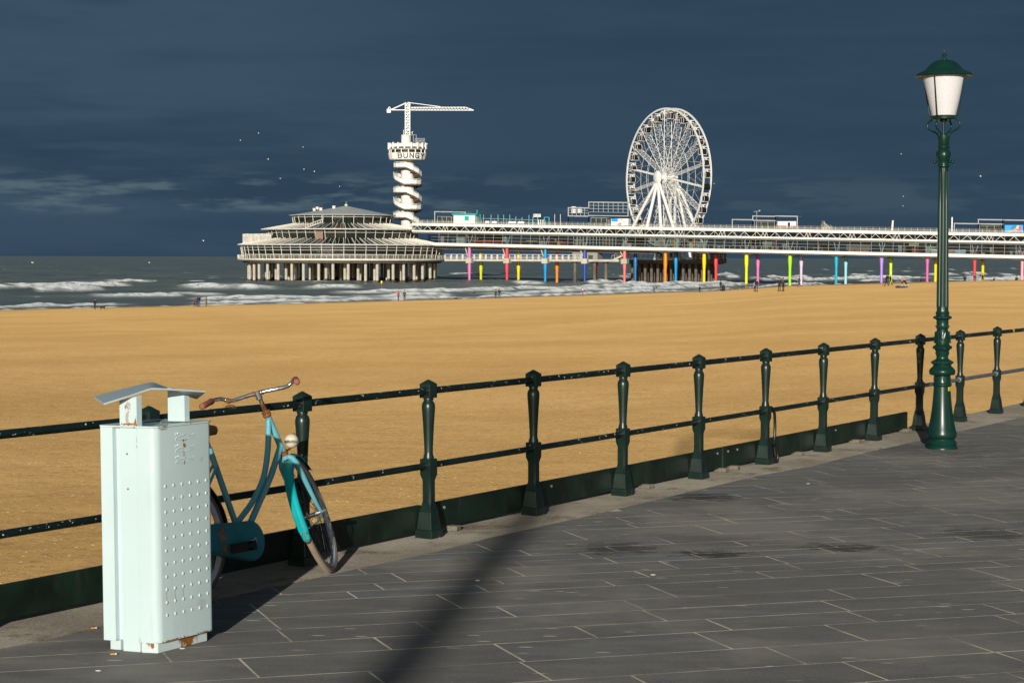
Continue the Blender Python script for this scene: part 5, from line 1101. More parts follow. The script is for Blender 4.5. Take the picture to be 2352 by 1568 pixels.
def build_litter():
    org, wh = paint('cigarette_filter', (0.62, 0.25, 0.04), 0.8), paint('chewed_gum', (0.62, 0.60, 0.55), 0.8)
    for (x, y, a, lb) in ((215, 1441.5, .5, 'orange cigarette butt on the concrete edge left of the bin'), (260, 1501, .2, 'orange cigarette butt at the foot of the bin')):
        p = gnd(x, y, .006); d = V((math.cos(a), math.sin(a), 0)); mb = MB(); mb.tube([p - d * .013, p + d * .008], .0042, 8); mb.mat(1).tube([p + d * .0081, p + d * .016], .0041, 8)
        tag(mb.build('cigarette_butt', [org, wh], None, org=p, smooth=50), lb, 'cigarette butt', 'cigarette butts around the bin')
    q = random.Random(5)
    for x, y, lb in ((226, 1539, 'white gum spot on the paving in front of the bin'), (419, 1488, 'white pebble lying right of the bin foot'), (1097, 1332, 'white gum spot on the paving right of the front wheel'), (1500, 1319, 'white gum spot inside the long blurred shadow'), (1856, 1110, 'white gum spot on paving below the railing')):
        p = gnd(x, y, .0025); r = q.uniform(.008, .012); tag(MB().ball(p, r, 10, 6, (1.4, .9, .3)).build('gum_spot', wh, None, org=p, smooth=60), lb, 'litter', 'white specks on the paving')
    # tall plain lamp post behind the viewer: its long shadow crosses the paving
    b = V((-4.70, -24.0, 0)); rt = root('lamp_post', b, 'tall plain grey lamp post whose long soft shadow crosses the paving', 'lamp post')
    MB().lathe([(.14, 0), (.14, .9), (.125, .95), (.115, 9.0), (.105, 13.5)], 16, b).build('pole', GALV, rt, smooth=40)
    MB().tube([b + V((0, 0, 13.4)), b + V((.3, -.2, 13.7)), b + V((1.2, -.8, 13.8))], .05, 8).build('arm', GALV, rt)
    MB().box(b + V((1.5, -1.0, 13.8)), (.7, .3, .12)).build('lamp_head', GALV, rt, bevel=.03)
build_fence(); build_lamp(); build_bin(); build_litter()
# ---------------------------------------------------------------- bicycle leaning on the railing
def build_bicycle():
    O = V((-1.0586, 10.31, 0)); rt = root('bicycle', O, 'old pale blue step-through bicycle with rusty parts leaning against the railing', 'bicycle')
    ga = math.radians(11.0); cg, sg = math.cos(ga), math.sin(ga)
    def B(x, y, z): return O + U * x + LF * (y * cg + z * sg) + V((0, 0, z * cg - y * sg))
    T0, T1 = V((-.285, 0, .93)), V((-.19, 0, .70)); axd = (T0 - T1).normalized(); RS = Matrix.Rotation(math.radians(29), 3, axd)
    DZ = 0.0
    def S(x, y, z): q = RS @ (V((x, y, z)) - T0) + T0; return B(q.x, q.y, q.z + DZ)
    BLUE = paint('bike_blue', (.115, .375, .43), .38, var=.08, vs=5, rust=.11, rs=16)
    fsp = [(tuple(S(.372 * math.cos(math.radians(t)), y, .345 + .372 * math.sin(math.radians(t))) - O), a, b_, k) for t, y, a, b_, k in ((206, 0, .022, .012, 1), (203, .006, .008, .03, .9), (201, -.016, .01, .02, .8), (197, .01, .006, .02, .7), (190, -.01, .008, .012, .6), (178, .012, .006, .012, .6), (120, 0, .02, .016, .9), (112, .01, .012, .012, .8))]
    CASE = paint('chaincase_teal', (.020, .190, .215), .45, var=.15, vs=7, rust=.03, dirt=.25)
    TEAL = paint('fender_teal', (.004, .37, .385), .36, var=.08, vs=6, rust=.16, rs=22, spots=fsp)
    BLACKF = paint('black_fender', (.012, .014, .016), .4); CHROME = paint('aged_chrome', (.52, .52, .52), .25, 0.9, var=.15, vs=20, rust=.20, rs=18)
    RUST = paint('rusted_steel', (.21, .072, .014), .75, .1, var=.45, vs=40); GRIP = paint('brown_grip', (.26, .088, .055), .7, var=.2, vs=40, bumpy=.5)
    LEATH = paint('tan_saddle', (.36, .15, .035), .5, var=.15, vs=12); TYRE = paint('brown_tyre', (.235, .175, .125), .85, var=.15, vs=18); TYRED = paint('dark_tyre', (.10, .09, .08), .8)
    RIM = paint('rim_alloy', (.50, .52, .56), .40, .25, var=.1, vs=15); SPK = paint('spoke_steel', (.12, .11, .10), .4, .6); BLK = paint('bike_black', (.010, .010, .010), .5); CRM = paint('lamp_cream', (.66, .60, .47), .35, var=.08, vs=14, rust=.04)
    # let the turned front wheel touch the ground exactly
    lo = min(S(.345 * math.cos(t / 30), 0, .345 + .345 * math.sin(t / 30)).z for t in range(0, 190)); DZ = -lo if False else 0.0
    def wheel(F, cx, nm, tyre, lab):
        ro = .345; w = None
        Pq = lambda r, t, y=0: F(cx + r * math.cos(t), y, .345 + r * math.sin(t)); N = 64
        wr = empty(nm, (0, 0, 0)); wr.parent = rt; ORG[wr.name] = O; wr['label'] = lab
        mb = MB(); mb.tube([Pq(.3265, 2 * math.pi * k / N) for k in range(N)], .0185, 12, closed=True); mb.build('tyre', tyre, wr, smooth=60)
        mb = MB(); vs = []; prof = ((.3125, -.0145), (.303, -.0145), (.293, -.009), (.289, 0), (.293, .009), (.303, .0145), (.3125, .0145)); m = len(prof)
        for k in range(N): vs += [Pq(r, 2 * math.pi * k / N, y) for r, y in prof]
        fs = [(k * m + i, k * m + (i + 1) % m, ((k + 1) % N) * m + (i + 1) % m, ((k + 1) % N) * m + i) for k in range(N) for i in range(m)]
        mb.add(vs, fs); mb.build('rim', RIM, wr, smooth=40)
        mb = MB(); mb.tube([F(cx, -.05, .345), F(cx, .05, .345)], .013, 12); mb.tube([F(cx, -.075, .345), F(cx, .075, .345)], .006, 8); mb.tube([F(cx, -.032, .345), F(cx, -.028, .345)], .028, 12); mb.tube([F(cx, .032, .345), F(cx, .028, .345)], .028, 12); mb.build('hub', CHROME, wr)
        mb = MB()
        for k in range(36):
            t = 2 * math.pi * k / 36; sd_ = 1 if k % 2 else -1; dt = (.9 if (k // 2) % 2 else -.9)
            mb.tube([Pq(.027, t + dt, .030 * sd_), Pq(.298, t, .003 * sd_)], .0013, 4); mb.tube([Pq(.285, t, .003 * sd_), Pq(.298, t, .002 * sd_)], .0026, 4)
        mb.build('spokes', SPK, wr)
        if nm == 'front_wheel':   # block tread on the tyre
            mb = MB()
            for k in range(150):
                t = 2 * math.pi * k / 150
                for y in (-.010, -.003, .004, .011): mb.beam(Pq(.3265 + math.sqrt(max(0, .0187 ** 2 - y * y)), t, y), Pq(.3265 + math.sqrt(max(0, .0187 ** 2 - y * y)), t + .026, y), .0052, .0022)
            mb.build('tread', paint('tyre_tread', (.36, .27, .19), .85, var=.1), wr)
    wheel(S, 0, 'front_wheel', TYRE, 'front wheel turned towards the beach with brown tyre'); wheel(B, -1.115, 'rear_wheel', TYRED, 'rear wheel half hidden behind the bin')
    def fender(F, cx, t0, t1, r, w, mat, nm):
        n = 40; sec = [(-w, -.016), (-w * .86, -.004), (-w * .45, .004), (-.003, .006), (0, .009), (.003, .006), (w * .45, .004), (w * .86, -.004), (w, -.016)]; m = len(sec); vs = []; fs = []
        for k in range(n + 1):
            t = t0 + (t1 - t0) * k / n; f = 1.0 if k < n - 2 else (.82 if k < n else .5)
            for y, h in sec: vs.append(F(cx + (r + h) * math.cos(t), y * f, .345 + (r + h) * math.sin(t)))
        for k in range(n):
            for i in range(m - 1): fs.append((k * m + i, k * m + i + 1, (k + 1) * m + i + 1, (k + 1) * m + i))
        mb = MB(); mb.add(vs, fs); o = mb.build(nm, mat, rt, smooth=60, fix=False); md = o.modifiers.new('thickness', 'SOLIDIFY'); md.thickness = .0025; return o
    R_ = math.radians
    f = fender(S, 0, R_(48), R_(206), .362, .030, TEAL, 'front_mudguard'); f['label'] = 'bright teal front mudguard with rust at its lower end'
    fender(B, -1.115, R_(-14), R_(170), .362, .030, BLACKF, 'rear_mudguard')
    mb = MB()
    for y in (-.013, .013): p, q = S(.372 * math.cos(R_(196)), y, .345 + .372 * math.sin(R_(196))), S(.378 * math.cos(R_(196)), y, .345 + .378 * math.sin(R_(196))); mb.tube([p, q], .006, 8)
    sub(f, O); mb.build('rivet', CHROME, f, org=O)
    MB().tube([S(0, -.062, .345), S(-.06, -.055, .31), S(-.16, -.040, .285), S(-.33, -.031, .262)], .0035, 6).build('mudguard_stay', CASE, rt)
    # frame
    mb = MB(); mb.tube([B(-.289, 0, .94), B(-.183, 0, .683)], .0185, 14); bb = (-.645, .27)
    def sp(pts, n=6):   # smooth curve through points
        out = []
        for i in range(len(pts) - 1):
            p0, p1, p2, p3 = [V(pts[max(0, min(len(pts) - 1, j))]) for j in (i - 1, i, i + 1, i + 2)]
            for k in range(n): t = k / n; out.append(.5 * ((2 * p1) + (p2 - p0) * t + (2 * p0 - 5 * p1 + 4 * p2 - p3) * t * t + (3 * p1 - p0 - 3 * p2 + p3) * t ** 3))
        return [B(*q) for q in out + [V(pts[-1])]]
    mb.tube(sp([(-.283, 0, .905), (-.292, 0, .86), (-.326, 0, .74), (-.392, 0, .60), (-.500, 0, .485), (-.60, 0, .415), (-.682, 0, .365)]), .0165, 14)
    mb.tube([B(-.212, 0, .755), B(-.33, 0, .60), B(bb[0], 0, bb[1])], .0180, 14)
    mb.tube([B(-.40, 0, .565), B(-.372, 0, .545)], .011, 8)
    mb.tube([B(bb[0], 0, bb[1]), B(-.79, 0, .79)], .0165, 14)
    for y in (-.055, .055): mb.tube([B(bb[0], y * .4, bb[1]), B(-1.115, y, .345)], .010, 8); mb.tube([B(-.765, y * .3, .70), B(-1.115, y, .345)], .008, 8)
    mb.build('frame', BLUE, rt, smooth=40)
    fo = MB(); fo.tube([S(-.19, 0, .70), S(-.183, 0, .68)], .022, 12)
    for y in (-1, 1): fo.tube([S(-.186, y * .014, .690), S(-.178, y * .034, .672), S(-.165, y * .045, .640), S(-.10, y * .050, .50), S(-.045, y * .052, .40), S(-.012, y * .054, .358), S(0, y * .055, .345)], [.015, .0165, .0165, .0145, .0115, .009, .008], 12)
    fo.build('fork', BLUE, rt, smooth=60)
    MB().tube([S(-.2025, 0, .728), S(-.191, 0, .703)], .0245, 14).build('lower_headset', RUST, rt); MB().lathe
    MB().tube([S(-.283, 0, .925), S(-.287, 0, .936), S(-.290, 0, .944), S(-.295, 0, .955), S(-.297, 0, .960)], [.021, .026, .022, .026, .018], 14).build('upper_headset', RUST, rt, smooth=40)
    for y in (-1, 1): MB().tube([S(0, y * .055, .345), S(0, y * .085, .345)], .011, 8).build('axle_nut', CHROME, rt)
    mb = MB(); p = S(-.160, 0, .650); mb.ball(S(-.158 - .012, 0, .655), .008, 8, 6); mb.build('crown_bolt', CHROME, rt)
    # handlebar
    STEMT = paint('stem_pitted', (.33, .27, .17), .35, .7, var=.3, vs=30, rust=.34, rs=26)
    MB().tube([S(-.295, 0, .955), S(-.330, 0, 1.04)], .0125, 12).build('stem', STEMT, rt)
    hb = MB(); C0 = (-.338, 0, 1.062)
    def Sb(x, y, z): return S(x, y * .86, z + .085 * y)
    def bar(y): return [Sb(-.338, 0, 1.062), Sb(-.336, .06 * y, 1.062), Sb(-.325, .165 * y, 1.058), Sb(-.310, .195 * y, 1.061), Sb(-.300, .222 * y, 1.074), Sb(-.318, .247 * y, 1.086), Sb(-.365, .268 * y, 1.083), Sb(-.43, .285 * y, 1.070)]
    for y in (1, -1): hb.tube(bar(y), .0112, 12)
    h = hb.build('handlebar', CHROME, rt, smooth=60); sub(h, O)
    for y in (1, -1):
        MB().tube([Sb(-.405, .279 * y, 1.076), Sb(-.415, .282 * y, 1.073), Sb(-.46, .295 * y, 1.062), Sb(-.50, .306 * y, 1.052), Sb(-.535, .316 * y, 1.044), Sb(-.540, .317 * y, 1.043)], [.0145, .0185, .0165, .0180, .0175, .012], 14).build('grip', GRIP, h, org=O, smooth=50)
    MB().tube([S(-.334, 0, 1.028), S(-.345, 0, 1.072)], .019, 14).build('stem_clamp', CHROME, h, org=O)
    for y in (-.027, .027): MB().tube([Sb(-.337, y, 1.062), Sb(-.337, y * 1.35, 1.062)], .0150, 12).build('clamp_ring', RUST, h, org=O)
    MB().tube([Sb(-.306, .200, 1.060), Sb(-.304, .218, 1.072)], .0150, 10).build('bell_clamp', RUST, h, org=O)
    cpt = Sb(-.315, .206, 1.020); mb = MB(); mb.ball((0, 0, 0), .034, 16, 10, (1, 1, .62)); b = mb.build('bell', paint('rusty_bell', (.30, .12, .018), .5, .3, var=.4, vs=50), h, org=-cpt + O, smooth=60)
    # head lamp
    q = B(-.128, -.012, .775); mb = MB(); mb.ball(q, .0405, 20, 14, (1, 1.08, 1)); l = mb.build('headlamp', CRM, rt, smooth=60); mb = MB(); mb.tube([q + V((0, 0, -.038)), B(-.165, 0, .725)], .006, 6); mb.tube([q + V((.012, .0, .036)), q + V((.014, .0, .044))], .009, 8); mb.build('lamp_bracket', RUST, rt)
    # chain case, crank, pedal, saddle
    def hull(y, e=0.0):
        a, b_, r0, r1 = V((bb[0], bb[1])), V((-1.115, .345)), .108 - e, .060 - e; out = []
        for k in range(20): t = R_(-98 + 190 * k / 19); out.append((a.x + r0 * math.cos(t), a.y + r0 * math.sin(t)))
        for k in range(10): t = R_(96 + 168 * k / 9); out.append((b_.x + r1 * math.cos(t), b_.y + r1 * math.sin(t)))
        return [B(x, y, z) for x, z in out]
    h0, h1, h2 = hull(-.030), hull(-.066), hull(-.074, .010); n = len(h0); mb = MB(); mb.add(h0 + h1 + h2, [tuple(reversed(range(n)))] + [(i, (i + 1) % n, n + (i + 1) % n, n + i) for i in range(n)] + [(n + i, n + (i + 1) % n, 2 * n + (i + 1) % n, 2 * n + i) for i in range(n)] + [tuple(range(2 * n, 3 * n))])
    mb.build('chain_case', CASE, rt, smooth=35)
    mb = MB(); rs = random.Random(2)
    t_ = [B(-.845 - .03 * math.sin(k * 2.1) + rs.uniform(-.012, .012), -.0755, .235 + k * .0155) for k in range(10)] + [B(-.90 + rs.uniform(-.01, .01), -.0755, .365 - k * .0155) for k in range(10)]
    mb.quad(*t_); mb.build('torn_patch', paint('torn_fabric', (.20, .155, .125), .9, var=.4, vs=30), rt, fix=False)
    MB().tube([B(bb[0], -.075, bb[1]), B(bb[0], -.098, bb[1])], .016, 10).build('crank_axle', CHROME, rt)
    MB().tube([B(bb[0], -.095, bb[1]), B(bb[0] - .165, -.105, bb[1] - .02)], .0085, 8).build('crank', CHROME, rt)
    mb = MB(); cpd = (bb[0] - .165, -.155, bb[1] - .02); bx = lambda dx, dy, dz: B(cpd[0] + dx, cpd[1] + dy, cpd[2] + dz)
    for e in (-.034, .034): mb.hexa([bx(e - .014, -.05, -.026), bx(e + .014, -.05, -.026), bx(e + .014, .05, -.026), bx(e - .014, .05, -.026), bx(e - .014, -.05, .024), bx(e + .014, -.05, .024), bx(e + .014, .05, .024), bx(e - .014, .05, .024)])
    for e in (-.045, 0, .045): mb.hexa([bx(-.02, e - .006, -.010), bx(.02, e - .006, -.010), bx(.02, e + .006, -.010), bx(-.02, e + .006, -.010), bx(-.02, e - .006, .010), bx(.02, e - .006, .010), bx(.02, e + .006, .010), bx(-.02, e + .006, .010)])
    mb.build('pedal', BLK, rt)
    mb = MB(); mb.hexa([bx(.047, -.030, -.006), bx(.053, -.030, -.006), bx(.053, .030, -.006), bx(.047, .030, -.006), bx(.047, -.030, .007), bx(.053, -.030, .007), bx(.053, .030, .007), bx(.047, .030, .007)]); mb.build('reflector', paint('amber_reflector', (.6, .2, .02), .3), rt)
    MB().tube([B(-.785, 0, .775), B(-.815, 0, .875)], .013, 10).build('seat_post', CHROME, rt)
    vs = []; fs = []; n = 14; SHX = -.085
    st = [(-.635, .012, .902), (-.645, .024, .908), (-.70, .030, .912), (-.78, .048, .915), (-.85, .085, .917), (-.91, .100, .922), (-.95, .085, .930), (-.965, .03, .932)]
    for x, w_, z in st:
        for k in range(n): t = 2 * math.pi * k / n; vs.append(B(x + SHX, w_ * math.cos(t), z - .022 + (.030 if math.sin(t) > 0 else .034) * math.sin(t) * min(1, w_ / .03)))
    for i in range(len(st) - 1):
        for k in range(n): fs.append((i * n + k, i * n + (k + 1) % n, (i + 1) * n + (k + 1) % n, (i + 1) * n + k))
    mb = MB(); mb.add(vs, fs + [tuple(range(n)), tuple(range((len(st) - 1) * n, len(st) * n))]); mb.build('saddle', LEATH, rt, smooth=60)
    # lettering on the down tube
    me = text_mesh('ON THE ROAD', .026, .0002, paint('decal_white', (.55, .60, .62), .5)); t0, t1 = B(bb[0], 0, bb[1]), B(-.33, 0, .60); dx = (t1 - t0).normalized(); nn = (B(0, -1, 0) - B(0, 0, 0)).normalized(); nn = (nn - dx * nn.dot(dx)).normalized(); up = nn.cross(dx)
    put(me, 'decal', rt, axm(dx, up, nn, t0 + dx * .225 + nn * .0186 - up * .008 - O))
    mb = MB(); 
    for e in (-.0115, .0115): mb.beam(t0 + dx * .30 + nn * .0150 + up * e, t0 + dx * .405 + nn * .0150 + up * e, .001, .0014)
    mb.build('decal_frame', paint('decal_white', (.55, .60, .62), .5), rt)
build_bicycle()
# ---------------------------------------------------------------- people, dogs, birds, marker
def skin_mesh(verts, edges, radii, name, mats, tags, sub_=1, root_i=0):
    me = bpy.data.meshes.new(name); me.from_pydata([tuple(v) for v in verts], edges, []); o = bpy.data.objects.new(name, me); C.objects.link(o)
    sk = o.modifiers.new('skin', 'SKIN'); sk.use_smooth_shade = True; sd_ = me.skin_vertices[0].data
    for i, r in enumerate(radii): sd_[i].radius = r if isinstance(r, tuple) else (r, r)
    sd_[root_i].use_root = True; ss = o.modifiers.new('subsurf', 'SUBSURF'); ss.levels = sub_; ss.render_levels = sub_
    bpy.context.view_layer.update(); m2 = bpy.data.meshes.new_from_object(o.evaluated_get(bpy.context.evaluated_depsgraph_get())); bpy.data.objects.remove(o); bpy.data.meshes.remove(me)
    m2.name = name; m2.materials.clear(); [m2.materials.append(m) for m in mats]
    A = np.array([[*verts[a]] for a, b in edges], float); Bv = np.array([[*verts[b]] for a, b in edges], float); D = Bv - A; dd = np.maximum((D * D).sum(1), 1e-9)
    for p in m2.polygons:
        q = np.array(p.center); t = np.clip(((q - A) * D).sum(1) / dd, 0, 1); k = int(np.argmin(((A + D * t[:, None] - q) ** 2).sum(1))); p.material_index = tags[k]; p.use_smooth = True
    return m2
SKIN = paint('skin', (.52, .29, .20), .55, var=.08)
def cloth(n, c): return paint('cloth_' + n, c, .85, var=.18, vs=9)
CL = {k: cloth(k, v) for k, v in dict(black=(.012, .012, .014), jeans=(.045, .07, .13), darkjeans=(.022, .028, .045), red=(.50, .015, .02), grey=(.07, .072, .08), brown=(.20, .085, .025), maroon=(.16, .02, .028), navy=(.03, .045, .08), beige=(.42, .35, .26), green=(.045, .05, .022), pink=(.50, .26, .24), tan=(.26, .12, .05), white=(.6, .6, .58), bluegrey=(.09, .11, .15)).items()}
HAIR = paint('hair_dark', (.025, .016, .010), .6); HAIRL = paint('hair_grey', (.45, .43, .40), .6)
def person(p, H, label, top, leg, face=90, stride=.15, bend=0.0, arms='down', hat=None, coat=.0, pack=None, shirtless=False, sit=False, hold=None, group=None, shoe='black'):
    """p feet, H height, face = walking direction in degrees (90 = away from the viewer)"""
    k = H / 1.78; r = root('person', p, label, 'person', group); th = math.radians(face); fx, fy = V((math.cos(th), math.sin(th), 0)), V((-math.sin(th), math.cos(th), 0))
    W_ = lambda f, s, z: fx * f * k + fy * s * k + V((0, 0, z * k)); st = stride
    hip = .92 if not sit else .20; lean = math.tan(bend); up = lambda z, f=0: ((z - hip) * math.sin(bend) + f, hip + (z - hip) * math.cos(bend))
    vs = []; R = []; E = []; T = []
    def add(f, s, z, rr): vs.append(W_(f, s, z)); R.append(rr if isinstance(rr, tuple) else rr * k); return len(vs) - 1
    def ch(idx, t): [(E.append((a, b)), T.append(t)) for a, b in zip(idx, idx[1:])]
    tr = lambda z, s, rr, f=0: add(*((lambda q: (q[0], s, q[1]))(up(z, f))), rr)
    dz = 0 if not sit else -.72
    pel = tr(hip, 0, .125 + coat); ab = tr(1.10 + dz, 0, .120 + coat * .7); che = tr(1.30 + dz, 0, .142 + coat * .4); nb = tr(1.45 + dz, 0, .085); nk = tr(1.53 + dz, 0, .056); hd = tr(1.63 + dz, 0, .088, .012); ht = tr(1.72 + dz, 0, .075, .008)
    ch([pel, ab, che, nb], 0); ch([nb, nk, hd, ht], 2)
    for s in (-1, 1):
        f = st * s
        if sit: pts = [(.12, .10, .16, .085), (.45, .13, .34, .062), (.80, .13, .06, .045), (.92, .13, .05, .045)]
        else: pts = [(0, .085, .86, .095), (f * .55 + .02, .10, .48, .062), (f * 1.1 - (.06 if f < -.1 else 0), .10, .09, .045), (f * 1.1 + .13 - (.06 if f < -.1 else 0), .115, .035, .042)]
        ii = [add(a, b * s, z, rr) for a, b, z, rr in pts]; ch([pel, ii[0], ii[1], ii[2]], 1); ch([ii[2], ii[3]], 3)
        f = -st * s * .8
        sh_ = tr(1.41 + dz, .185 * s, .066)
        if arms == 'down': q = [(1.13 + dz, .235 * s, f * .6, .052), (.90 + dz, .24 * s, f + .05, .042)]; hh = (.82 + dz, .24 * s, f + .07)
        elif arms == 'pocket': q = [(1.13 + dz, .27 * s, -.06, .055), (.95 + dz, .20 * s, .06, .045)]; hh = (.93 + dz, .17 * s, .09)
        elif arms == 'front': q = [(1.14 + dz, .23 * s, .10, .054), (1.20 + dz, .09 * s, .32, .042)]; hh = (1.22 + dz, .05 * s, .37)
        elif arms == 'face': q = [(1.15 + dz, .24 * s, .12, .054), (1.42 + dz, .12 * s, .22, .042)]; hh = (1.50 + dz, .08 * s, .20)
        else: q = [(1.20 + dz, .30 * s, .18, .052), (1.12 + dz, .30 * s, .42, .042)]; hh = (1.10 + dz, .28 * s, .50)
        jj = [tr(z, sd2, rr, ff) for z, sd2, ff, rr in q]; hn = tr(hh[0], hh[1], .040, hh[2]); ch([che, sh_, jj[0], jj[1]], 0); ch([jj[1], hn], 2)
    m = [SKIN if shirtless else CL[top], CL[leg], SKIN, CL[shoe]]
    me = skin_mesh(vs, E, R, 'body', m, T); o = bpy.data.objects.new('body', me); C.objects.link(o); o.parent = r
    if shirtless:   # bare legs below the shorts
        me.materials[1] = CL[leg]; me.materials.append(SKIN)
        for pl in me.polygons:
            if pl.material_index == 1 and pl.center.z < .62 * k: pl.material_index = 4
    zc = vs[hd]; mb = MB()
    if hat: mb.ball(zc + V((0, 0, .052 * k)) - fx * .012 * k, .118 * k, 10, 8, (1, 1, .82)); x = mb.build('hat', CL[hat], r, org=V((0, 0, 0)))
    else: mb.ball(zc + V((0, 0, .045 * k)) - fx * .022 * k, .112 * k, 10, 8, (1, 1, .92)); mb.build('hair', HAIRL if shirtless or top == 'white' else HAIR, r, org=V((0, 0, 0)))
    if not hat or hat != top:   # nose hint and ears keep the head readable
        mb = MB(); mb.ball(zc + fx * .10 * k, .020 * k, 6, 5); [mb.ball(zc + fy * (.092 * s) * k, .022 * k, 6, 5) for s in (-1, 1)]; mb.build('face', SKIN, r, org=V((0, 0, 0)))
    if pack:
        q = vs[che] - fx * .20 * k; mb = MB(); mb.ball(q, .19 * k, 10, 8, (1, 1, 1.25)); mb.build('backpack', CL[pack], r, org=V((0, 0, 0)), smooth=60)
    return r
def dog(p, L_, label, mat, face, fluffy=False, group='dogs on the beach'):
    r = root('dog', p, label, 'dog', group); th = math.radians(face); fx, fy = V((math.cos(th), math.sin(th), 0)), V((-math.sin(th), math.cos(th), 0)); k = L_
    W_ = lambda f, s, z: (fx * f + fy * s + V((0, 0, z))) * k; vs = []; R = []; E = []
    def add(f, s, z, rr): vs.append(W_(f, s, z)); R.append(rr * k * (1.25 if fluffy else 1)); return len(vs) - 1
    ru = add(-.33, 0, .50, .11); be = add(0, 0, .49, .115); che = add(.28, 0, .50, .145); nk = add(.42, 0, .64, .08); hd = add(.52, 0, .74, .085); mz = add(.66, 0, .70, .045); E += [(ru, be), (be, che), (che, nk), (nk, hd), (hd, mz)]
    t1 = add(-.48, 0, .58, .035); t2 = add(-.62, 0, .72, .03); E += [(ru, t1), (t1, t2)]
    for s in (-1, 1):
        a, b, c_ = add(.30, .09 * s, .34, .055), add(.33 + .06 * s, .09 * s, .18, .035), add(.36 + .08 * s, .09 * s, .02, .035); E += [(che, a), (a, b), (b, c_)]
        a, b, c_, d_ = add(-.33, .09 * s, .36, .075), add(-.27 - .06 * s, .09 * s, .26, .045), add(-.42 - .08 * s, .09 * s, .14, .03), add(-.36 - .08 * s, .09 * s, .02, .033); E += [(ru, a), (a, b), (b, c_), (c_, d_)]
    me = skin_mesh(vs, E, R, 'body', [mat], [0] * len(E)); o = bpy.data.objects.new('body', me); C.objects.link(o); o.parent = r
    for s in (-1, 1): mb = MB(); mb.ball(W_(.49, .075 * s, .80), .045 * k, 6, 5, (.7, .5, 1.2)); mb.build('ear', mat, r, org=V((0, 0, 0)))
    return r
def build_people():
    g = 'walkers at the water line'
    def P(x, y, h, label, **k):
        p = on_beach(x, y); H = h * (p.y / FPX) * 1.0; k.setdefault('top', 'black'); k.setdefault('leg', 'black')
        return person(p, max(.9, min(1.95, H)), label, **k)
    P(218, 711, 26.5, 'person in black jacket and dark jeans stooping beside a black dog', top='black', leg='darkjeans', face=60, bend=.22, arms='pocket', hat='black', coat=.03, stride=.05)
    P(447, 705, 19.5, 'child in maroon coat and black hat standing in the trio', top='maroon', leg='black', face=100, hat='black', coat=.03, stride=.02)
    P(452.5, 705, 25.5, 'person in navy coat partly hidden behind the tall man of the trio', top='navy', leg='darkjeans', face=95, coat=.03, stride=.03)
    P(457, 705, 28.0, 'tall man in black jacket and blue jeans in the trio by the water', top='black', leg='jeans', face=70, coat=.025, stride=.06, arms='pocket')
    P(474, 705, 23.5, 'person in long brown coat and dark hat standing right of the trio', top='brown', leg='brown', face=150, hat='black', coat=.05, arms='face', stride=.02)
    P(915, 691, 22.5, 'person in red jacket with dark hat walking beside a grey coat', top='red', leg='black', face=80, hat='black', coat=.03)
    P(929, 691, 25.5, 'person in long dark grey coat beside the red jacket', top='grey', leg='black', face=85, coat=.05, stride=.1)
    P(1089, 685, 18.5, 'person in black jacket and pale trousers walking alone with arms out', top='black', leg='beige', face=-100, stride=.14, coat=.01)
    P(1138.5, 685, 20.5, 'dark coated woman walking left of a man in jeans', top='green', leg='black', face=-95, coat=.04)
    P(1147, 685, 22.5, 'man in dark jacket and blue jeans walking beside a woman', top='black', leg='jeans', face=-85, coat=.02)
    P(1338, 680, 20, 'person in red jacket standing alone by the dark blue pillar', top='red', leg='bluegrey', face=95, hat='black', coat=.035, stride=.05, pack='white')
    P(1502, 672.5, 17, 'person in blue grey jacket below the salmon pillar', top='bluegrey', leg='darkjeans', face=85, hat='bluegrey', coat=.03, stride=.05)
    P(1508.5, 672.5, 18, 'person in maroon jacket and pale trousers bending forward', top='maroon', leg='beige', face=160, bend=.4, coat=.03, stride=.05)
    P(1607, 671.5, 16, 'person in black jacket standing below the yellow pillar', top='black', leg='black', face=80, arms='pocket', coat=.03, stride=.05)
    a = P(1655, 668, 25, 'person in black carrying a dark bag near the red pillar', top='black', leg='green', face=20, coat=.03, stride=.1, hat='black')
    P(1737.5, 670, 30, 'man in black jacket and blue jeans below the pink pillar', top='black', leg='jeans', face=-80, coat=.03, stride=.08)
    P(1733.5, 669.5, 25, 'person in pink top close behind the man in jeans', top='pink', leg='black', face=110, stride=.05)
    P(1790, 669, 33, 'tall person in black hoodie and black trousers of a standing pair', top='black', leg='black', face=85, hat='black', coat=.03, stride=.03, arms='pocket')
    P(1799, 669, 32, 'person in black with a grey backpack beside a black hoodie', top='black', leg='black', face=60, coat=.01, stride=.10, pack='grey')
    P(1836, 659, 25.5, 'person in green parka and blue jeans walking near the lilac pillar', top='green', leg='jeans', face=175, coat=.03, stride=.24, shoe='tan')
    P(2036, 657, 28, 'person in black with a black backpack striding by the violet pillar', top='black', leg='black', face=170, coat=.02, stride=.22, pack='black')
    P(2045, 655.5, 26, 'white haired person in long black coat near the light green pillar', top='black', leg='black', face=170, coat=.03, stride=.24, hat='white')
    P(2072, 661, 28, 'shirtless man in black shorts holding a dark towel', top='black', leg='black', face=-10, shirtless=True, stride=.08, arms='reach')
    def far(x, ybot, h, Y, label, **k):
        q = at(x, ybot, Y); z = beach_z(q.x, q.y); k.setdefault('top', 'black'); k.setdefault('leg', 'black'); return person(V((q.x, q.y, z)), h, label, **k)
    far(2116, 650, 1.72, 318, 'person in black looking at a phone beyond the crest of the sand', face=200, arms='front', coat=.02)
    far(2216, 650, 1.85, 318, 'person with a wide backpack standing right of the street lamp', top='black', leg='black', face=90, coat=.03, pack='grey')
    far(2239.5, 650, 1.85, 318, 'person in grey jacket beside the red pillar at right', top='grey', leg='bluegrey', face=200, coat=.02, stride=.1)
